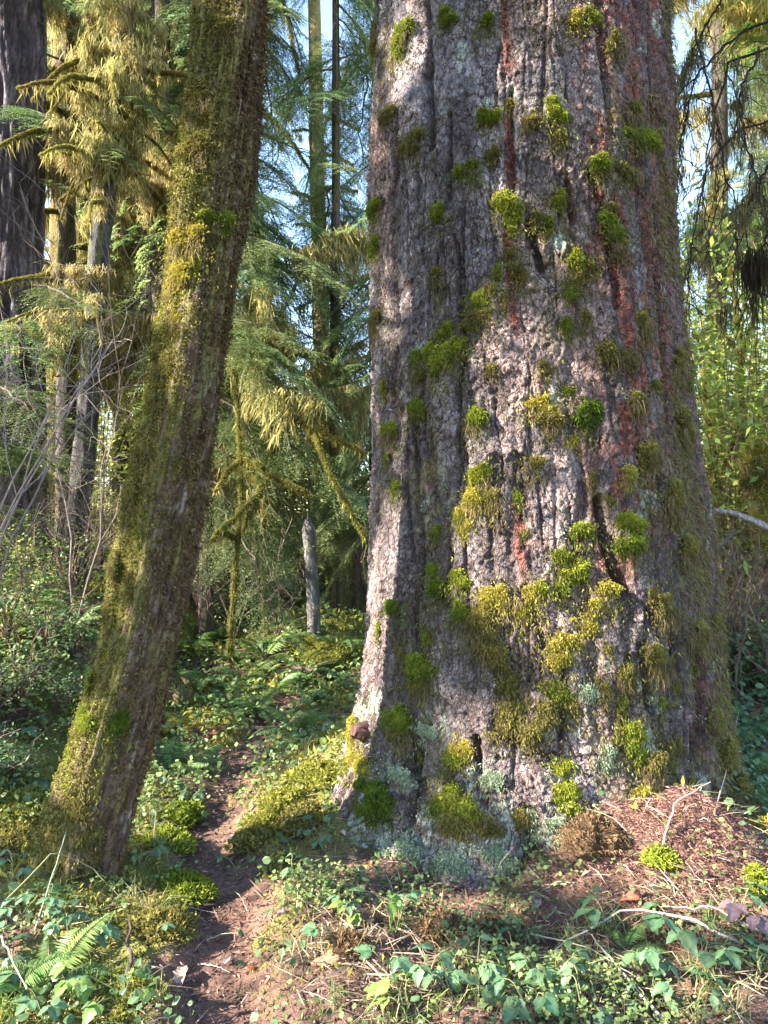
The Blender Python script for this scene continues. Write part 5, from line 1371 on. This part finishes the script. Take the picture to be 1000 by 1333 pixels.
# broad serrated leaves
def leaf_mesh(name, L, W, rng, c1, c2, mat, serr=.12, fold=.25, curl=.25, k=9):
    t = np.linspace(0, 1, k); w = W * np.sin(np.pi * t ** .8) ** .85; w = w * (1 + serr * np.where(np.arange(k) % 2, 1, -1)); w[0] = w[-1] = 0.0004
    x = t * L; zc_ = -curl * L * t ** 2
    mid = np.stack([x, 0 * x, zc_], 1); l = np.stack([x + .03 * L, w, zc_ + fold * w], 1); r = np.stack([x + .03 * L, -w, zc_ + fold * w], 1)
    ml = np.stack([x + .01 * L, w * .5, zc_ + fold * w * .7], 1); mr_ = np.stack([x + .01 * L, -w * .5, zc_ + fold * w * .7], 1)
    V = np.concatenate([l, ml, mid, mr_, r]); F = []
    for a in range(4):
        for m in range(k - 1):
            F.append((a * k + m, (a + 1) * k + m, (a + 1) * k + m + 1, a * k + m + 1))
    C = varcol(len(V), c1, c2, rng, .05); C[2 * k:3 * k] *= 1.35
    V = V + rng.normal(size=V.shape) * .012 * L * np.array([.3, .3, 1])
    return Geo().add(V, np.array(F), C).mesh(name, mat, True)


rg = np.random.default_rng(330)
GL = [leaf_mesh('leaf', .060, .020, rg, (0.07, 0.145, 0.065), (0.12, 0.215, 0.10), M_LEAF, curl=q) for q in (.15, .35, .55)]
YL = [leaf_mesh('leaf', .06, .021, rg, (0.11, 0.20, 0.04), (0.19, 0.29, 0.07), M_LEAF, curl=.3)]
PL = [leaf_mesh('leaf', .06, .022, rg, (0.11, 0.07, 0.08), (0.19, 0.13, 0.13), M_LEAF, curl=.4)]
DL = [leaf_mesh('dry_leaf', .055, .016, rg, c1, c2, M_DRY, curl=q, fold=f) for c1, c2, q, f in (((0.22, 0.10, 0.05), (0.34, 0.17, 0.08), .5, .8), ((0.33, 0.22, 0.16), (0.45, 0.32, 0.24), .3, .6), ((0.16, 0.12, 0.13), (0.25, 0.2, 0.22), .2, .4), ((0.40, 0.13, 0.03), (0.5, 0.2, 0.04), .6, .7))]


def sprig(px, py, label, n=3, sc=1.0, kinds=None, hgt=.10, seed=None, lean_=None):
    rn = random.Random(seed or int(px * 13 + py)); p, _ = gcast(px, py)
    if p is None:
        print('sprig miss', px, py); return
    p = p - Vector((0, 0, .0)); root = thing('bramble', label, 'plant', p)
    rng = np.random.default_rng(int(px * 3 + py)); st_ = Geo(); kinds = kinds or GL
    for q in range(n):
        a = rn.uniform(0, 6.28) if lean_ is None else lean_ + rn.uniform(-.7, .7); l = rn.uniform(.04, .12) * sc; h = hgt * rn.uniform(.6, 1.2) * (sc ** .5)
        tip = np.array([math.cos(a) * l, math.sin(a) * l, h]); t = np.linspace(0, 1, 7)[:, None]
        pts = tip * t + np.array([0, 0, .35 * h]) * np.sin(np.pi * t) + rng.normal(size=(7, 3)) * .002
        V, F = tube(pts, np.linspace(.0024, .0014, 7), 5); st_.add(V, F, (0.17, 0.15, 0.07))
        me = rn.choice(kinds)
        for da, s_l in ((0, 1.1), (1.15, .85), (-1.15, .85)):
            put('leaf', me, root, pts[-1], (rn.uniform(-.35, .35), rn.uniform(-.1, .45), a + da + rn.uniform(-.15, .15)), sc * s_l * rn.uniform(.85, 1.15))
    put('stem', st_.mesh('bramble_stem', M_WOOD), root)
    return root


SPR = [
       (620, 1270, 'bramble sprig in the middle of the litter left of the tall grass', 3, 1.1, GL), (760, 1330, 'bramble pair at the bottom edge right of centre', 3, 1.2, GL), (930, 1260, 'dark bramble leaves under the purple-tinged ones', 3, 1.3, GL), (530, 1330, 'yellow-green bramble at the bottom edge right of the path', 3, 1.1, YL), (690, 1330, 'bramble in the grass at the bottom edge', 3, 1.1, GL),
       (480, 1205, 'pale sunlit bramble leaves in front of the spruce, left of the dry moss clump', 3, 1.15, YL), (520, 1200, 'bramble sprig beside the sunlit leaves at the foot of the spruce', 2, .9, None), (455, 1195, 'grey-green bramble sprig left of the sunlit leaves', 2, 1.0, None),
       (792, 1225, 'large dark green bramble leaves at bottom right, left of the pair', 2, 1.4, GL), (872, 1215, 'dark green serrated bramble leaves right of centre at bottom', 2, 1.4, GL), (960, 1205, 'purple-tinged bramble leaves at the right edge', 3, 1.3, PL + GL), (838, 1265, 'bramble sprig low between the two large dark ones', 2, 1.1, GL),
       (700, 1290, 'bramble sprig at the bottom between grass blades', 3, 1.1, GL), (672, 1260, 'small bramble sprig on the litter at the bottom centre', 2, .9, GL), (730, 1300, 'bramble with drooping leaves at the bottom edge', 3, 1.1, GL), (555, 1290, 'dark green bramble leaves at the bottom, right of the path', 3, 1.2, GL),
       (500, 1275, 'bramble sprig right of the sunny path edge', 2, 1.1, GL), (590, 1315, 'bramble sprig at the bottom edge below the dry moss clump', 2, 1.1, GL), (650, 1120, 'single bramble shoot against the base of the spruce', 2, .9, GL), (380, 1150, 'bramble shoot on the right side of the path', 2, .9, GL),
       (420, 1105, 'small bramble on the mossy slope under the spruce', 2, .9, GL), (310, 1140, 'bramble leaf pair on the dark path', 1, .9, GL), (905, 1310, 'bramble in the bottom right corner thicket', 3, 1.1, GL), (985, 1290, 'bramble at the bottom right corner', 3, 1.2, GL), (850, 1330, 'bramble leaves at the very bottom right of centre', 3, 1.1, GL),
       (20, 1145, 'bramble leaves at the left edge under the moss root', 3, 1.3, GL), (65, 1190, 'bramble leaves in front of the leaning trunk base', 3, 1.3, GL), (30, 1200, 'bramble at the left edge in shade', 3, 1.2, GL), (90, 1215, 'sunlit bramble leaves just left of the leaning trunk foot', 3, 1.2, GL),
       (40, 1290, 'pale bramble leaves in the bottom left corner', 3, 1.4, GL), (100, 1300, 'bramble with a yellowing leaf at the bottom left', 3, 1.2, YL), (130, 1225, 'bramble shoot right in front of the leaning trunk', 2, 1.0, GL), (15, 1250, 'bramble at the left edge above the corner', 3, 1.3, GL), (185, 1130, 'bramble leaves right of the leaning trunk foot', 2, .9, GL),
       (200, 1225, 'single pale bramble sprig on moss left of the path', 1, .9, GL), (60, 1330, 'bramble leaves at the bottom left edge', 3, 1.3, GL), (160, 1320, 'yellow-green bramble at the bottom left of the path', 2, 1.0, YL), (440, 1230, 'bramble sprig on the right edge of the path', 2, 1.0, GL), (20, 960, 'bramble on the shady left bank', 4, 1.6, GL), (40, 1030, 'bramble sprawling behind the moss root at left', 4, 1.4, GL),
       (250, 1050, 'broad leaf sprig left of the path bend', 2, 1.0, GL), (395, 985, 'bramble on top of the mossy slope', 3, 1.2, YL), (300, 940, 'leafy bramble at the far bend of the path', 3, 1.3, YL)]
SPR = [(a, b, c, d, e * (.72 if a < 140 and b > 1100 else .9), f) for a, b, c, d, e, f in SPR]
for k, (px, py, lab, n, sc, kd) in enumerate(SPR):
    sprig(px, py, lab, n + (1 if n > 1 else 0), sc * .95, kd)

# dead leaves lying about
def zone(px, py):
    if px < 230:
        return 'round the foot of the leaning trunk' if py < 1200 else 'under the brambles at bottom left'
    if px < 430:
        return 'on the upper path' if py < 1150 else 'on the lower path'
    if py < 1180:
        return 'close to the base of the spruce' if px < 720 else 'on the needle mound'
    return 'in front of the spruce, bottom middle' if px < 720 else 'under the broad leaves at bottom right'


rn = random.Random(55)
FALLEN = [(322, 1268, 3, 1.1, 'orange curled dead leaf standing on the path edge'), (240, 1262, 1, 1.6, 'long rolled tan dead leaf beside the path'), (492, 1300, 1, 1.3, 'pale folded dead leaf at the sunny bottom of the path'), (215, 1180, 2, 1.2, 'grey dead leaf on the moss left of the path'),
          (700, 1175, 2, 1.0, 'purple dead leaf at the foot of the spruce'), (883, 1000, 1, 1.0, 'pinkish dead leaf caught by the root hollow'), (600, 1265, 0, 1.2, 'brown dead leaf below the dry moss clump'), (300, 1090, 2, 1.0, 'bluish grey dead leaf on the middle of the path'),
          (835, 1175, 0, 1.3, 'rust brown dead leaf on the needle mound'), (25, 1330, 1, 1.3, 'pale dead leaf in the bottom left corner'), (90, 1275, 3, .9, 'orange dead leaf caught in the left brambles')]
for px, py, kd, sc, lab in FALLEN:
    p, _ = gcast(px, py); put('dead_leaf', DL[kd], None, p + Vector((0, 0, .012)), (rn.uniform(-.5, .5), rn.uniform(-.4, .2), rn.uniform(0, 6.28)), sc, label=lab, category='leaf')
for k in range(120):
    px, py = rn.uniform(0, 1000), rn.uniform(1010, 1333); p, _ = gcast(px, py)
    if p is None or not bool(off_trunks(np.array([p.x]), np.array([p.y]))[0]):
        continue
    put('dead_leaf', DL[rn.choice((0, 0, 1, 2, 2, 1))], None, p + Vector((0, 0, .008)), (rn.uniform(-.5, .5), rn.uniform(-.3, .3), rn.uniform(0, 6.28)), rn.uniform(.3, .8), label='small dead leaf on the litter ' + zone(px, py), category='leaf', group='small dead leaves ' + zone(px, py))

# twigs
rng = np.random.default_rng(340)
def twig(pxs, rad_, label, col=(0.30, 0.22, 0.18), lift=.012, group=None):
    q = []
    for px, py, dz in pxs:
        p, _ = gcast(px, py)
        if p is None:
            return
        q.append(np.array(p) + [0, 0, lift + dz])
    q = np.array(q); base = q[0].copy(); u_ = np.linspace(0, len(q) - 1, 14); ax = np.stack([np.interp(u_, np.arange(len(q)), q[:, m]) for m in range(3)], 1) - base
    ax[1:-1] += rng.normal(size=(12, 3)) * rad_ * .5
    V, F = tube(ax, np.linspace(rad_, rad_ * .45, 14), 6)
    put('twig', Geo().add(V, F, col).mesh('twig', M_WOOD, True), None, base, label=label, category='twig', group=group)


twig([(985, 1255, .03), (900, 1222, .06), (820, 1205, .06), (740, 1238, .03), (700, 1262, .0)], .006, 'long pale twig lying across the litter under the bramble leaves', (0.36, 0.30, 0.27))
twig([(1000, 1240, .05), (930, 1215, .08), (860, 1195, .03)], .005, 'brown twig behind the purple-tinged leaves at right')
twig([(380, 875, .05), (415, 885, .05), (445, 890, .05)], .02, 'dark stick lying on the sunny moss mound', (0.08, 0.05, 0.04))
twig([(870, 1350, .02), (800, 1270, .03), (770, 1235, .04)], .005, 'straight pale stalk slanting up from the bottom edge', (0.38, 0.32, 0.28))
twig([(690, 1230, .03), (760, 1250, .04), (830, 1290, .03)], .003, 'thin straw-coloured stalk across the bottom centre', (0.42, 0.36, 0.26))
twig([(10, 1215, .12), (70, 1185, .22), (120, 1165, .10), (155, 1180, .03)], .003, 'green bramble cane arching in front of the leaning trunk', (0.20, 0.20, 0.09))
twig([(45, 1235, .05), (75, 1170, .15), (100, 1120, .25)], .003, 'pale green cane leaning on the leaning trunk foot', (0.26, 0.30, 0.20))
twig([(0, 1240, .05), (10, 1290, .12), (35, 1335, .1)], .004, 'bent pale cane in the bottom left corner', (0.36, 0.30, 0.22))
twig([(170, 1320, .02), (168, 1260, .03), (170, 1205, .02)], .009, 'dark upright stick left of the path', (0.06, 0.04, 0.04))
twig([(860, 1120, .03), (880, 1080, .1), (925, 1060, .12)], .005, 'thin bare twig poking out of the needle mound')
twig([(930, 1070, .02), (955, 1020, .2), (960, 1000, .28)], .003, 'upright pale stalk on the needle mound', (0.4, 0.34, 0.28))
rn = random.Random(66)
for k in range(170):
    z_ = rn.random()
    px, py = (rn.uniform(430, 1000), rn.uniform(1150, 1333)) if z_ < .7 else ((rn.uniform(690, 1000), rn.uniform(1000, 1170)) if z_ < .8 else (rn.uniform(0, 430), rn.uniform(960, 1333)))
    a = rn.uniform(0, 6.28); l = rn.uniform(14, 60)
    c = rn.choice(((0.30, 0.22, 0.18), (0.22, 0.14, 0.11), (0.38, 0.31, 0.25), (0.40, 0.34, 0.22)))
    twig([(px, py, 0), (px + math.cos(a) * l * .5, py + math.sin(a) * l * .2, rn.uniform(0, .03)), (px + math.cos(a) * l, py + math.sin(a) * l * .45, rn.uniform(0, .03))], rn.uniform(.0012, .0028), 'short thin twig lying ' + zone(px, py), c, .006, 'small twigs ' + zone(px, py))

# splinter of bark, dry moss clumps, knob, log, stumps, moss mounds
p, _ = gcast(405, 1262); q, _ = gcast(475, 1240)
o = thing('wood_splinter', 'orange-brown splinter of wood at the right edge of the path', 'wood', p)
dv = np.array(q) - np.array(p); ax = np.stack([dv * t for t in np.linspace(0, 1, 8)]); V, F = tube(ax, np.array([.008, .02, .024, .026, .022, .02, .012, .004]), 7); V[:, 2] = V[:, 2] * .6 + .018
put('splinter', Geo().add(V, F, varcol(len(V), (0.26, 0.12, 0.06), (0.42, 0.22, 0.12), rng)).mesh('splinter', M_LITTER), o)


def mound(px, py, w, h, label, ckind, n=900, name='moss_clump', seed=0, spik=1.0, yz=.5, cols=None):
    p, _ = gcast(px, py); rng = np.random.default_rng(seed + int(px)); c1, c2, c3 = cols or MC[ckind]; geo = Geo(); d_ = p.y / F_PX; w *= d_; h *= d_
    h *= .55; w *= 1.2; pz = rng.random() * 6.28; lobe = lambda t_: 1 + .16 * np.sin(2 * t_ + pz) + .12 * np.sin(3 * t_ + 2 * pz) + .08 * np.sin(5 * t_ - pz)
    a = np.linspace(0, 2 * np.pi, 14, endpoint=False); cv = []
    for f, zf in ((1.0, -.3), (.95, .25), (.75, .62), (.4, .88), (.05, .95)):
        rr_ = f * (1 + .06 * rng.normal(size=14)) * lobe(a) * .95; cv.append(np.stack([np.cos(a) * rr_ * w * .5, np.sin(a) * rr_ * w * yz, np.full(14, zf * h)], 1))
    cv = np.concatenate(cv); I = np.arange(4)[:, None] * 14; J = np.arange(14)[None]; geo.add(cv, np.stack([I + J, I + (J + 1) % 14, I + 14 + (J + 1) % 14, I + 14 + J], -1).reshape(-1, 4), np.array(c1) * .7)
    r_ = np.sqrt(rng.random(n)) * 1.12; b_ = rng.random(n) * 6.283; x_ = np.cos(b_) * r_ * lobe(b_); y_ = np.sin(b_) * r_ * lobe(b_); zq = np.clip(np.sqrt(np.clip(1 - r_ ** 2, 0, 1)) * (1 + .3 * vnoise(x_ * 4 + pz, y_ * 4)), .02, 2)
    P = np.stack([x_ * w * .52, y_ * w * yz * 1.04, zq * h * .96], 1); N_ = nrm(np.stack([x_ / w, y_ / w, zq / h * .7], 1)); D = nrm(N_ + rng.normal(size=(n, 3)) * .6); L = rng.uniform(.010, .026, n) * spik
    V, Q, T = strands(P, D, L, L * .3, .3, rng=rng); c = rep(varcol(n, c1, c2, rng, .25), 5); geo.add(V, Q, c); geo.add(V, T, c)
    put(name, geo.mesh(name, M_MOSS), None, p, label=label, category='moss')


DRYC = ((0.14, 0.085, 0.045), (0.26, 0.17, 0.09), (0.2, 0.12, 0.06))
mound(578, 1215, 50, 36, 'round dry brown moss clump on the litter in front of the spruce', 'o', 1500, seed=1, cols=DRYC)
mound(640, 1215, 44, 26, 'second dry brown moss clump, right of the round one', 'o', 1200, seed=2, cols=DRYC)
mound(455, 1240, 40, 30, 'brown tuft of dead stems right of the wood splinter', 'o', 900, seed=3, spik=1.6, cols=DRYC)
mound(770, 1095, 60, 50, 'brown cushion of dead moss on the needle mound', 'o', 1500, seed=4, cols=DRYC)
mound(1010, 1100, 70, 50, 'yellowish moss cushion on the needle mound at the right edge', 'y', 1500, seed=5)
mound(860, 1120, 30, 28, 'small bright green moss tuft on the needle mound', 'b', 700, seed=6)
mound(985, 1155, 24, 44, 'bright yellow-green moss at the right edge of the mound', 'b', 700, seed=7)
for k, (px, py, w, h, kd, lab) in enumerate([(375, 1045, 56, 26, 'm', 'golden moss cushion on the slope right of the path'), (345, 1075, 44, 22, 'm', 'yellow moss cushion low on the slope by the path'), (420, 1010, 56, 26, 'm', 'sunlit golden moss cushion below the spruce'), (330, 1095, 46, 26, 'o', 'olive moss cushion overhanging the path'),
                                             (400, 1065, 60, 30, 'o', 'olive moss cushion in the middle of the mossy slope'), (235, 1065, 44, 30, 'g', 'bright green moss hummock left of the path'), (215, 1100, 50, 26, 'g', 'green moss hummock beside the leaning trunk'), (240, 1160, 60, 26, 'g', 'green moss hummock on the left edge of the dark path'),
                                             (210, 1210, 60, 30, 'o', 'brownish moss hummock in front of the leaning trunk'), (175, 1300, 50, 26, 'm', 'yellow moss hummock at the bottom left of the path'), (430, 862, 70, 40, 'm', 'sunny yellow moss hummock at the end of the path'), (405, 850, 50, 36, 'm', 'yellow moss hummock by the snag'), (25, 1060, 90, 40, 'm', 'pale yellow moss over a root at the left edge'), (10, 1100, 70, 34, 'o', 'olive moss on the root at the left edge'),
                                             (20, 775, 60, 50, 'm', 'moss-capped stump on the bank at the left edge'), (470, 1010, 50, 60, 'm', 'yellow moss where the left root meets the slope')]):
    mound(px, py, w, h, lab, kd, 1700, seed=20 + k, spik=1.15)
p = scast(476, 950)[0]; p = p if p is not None else Vector(at(446, 938, 3.75)); p = p + Vector((-.02, -.01, 0)); o = thing('burl', 'dark knobbly burl at the left foot of the spruce', 'wood', Vector(p))
V, F = tube([(.06, .04, -.03), (.02, .01, -.01), (-.01, -.01, 0), (-.035, -.03, -.005), (-.045, -.04, -.01)], [.05, .05, .045, .032, .010], 22); V += .016 * np.stack([vnoise(V[:, 0] * 45, V[:, 1] * 45, V[:, 2] * 45, q) for q in (1, 2, 3)], 1)
put('knob', Geo().add(V, F, varcol(len(V), (0.035, 0.018, 0.013), (0.09, 0.05, 0.035), rng)).mesh('burl', M_LITTER, True), o)
for px, py, r, hh, lab in ((232, 925, .12, .17, 'small mossy cut stump behind the leaning trunk'),):
    p, _ = gcast(px, py); o = thing('stump', lab, 'stump', p)
    put('trunk', trunk_geo([(0, 0, -.1), (0, 0, hh), (0, 0, hh + .01)], [r * 1.2, r, .02], np.random.default_rng(50), (0.05, 0.03, 0.02), (0.12, 0.08, 0.05), 16, 30, amp=.2, moss=(0.13, 0.13, 0.03), mossf=.2, jag=.04).mesh('stump', M_BARK, True), o)
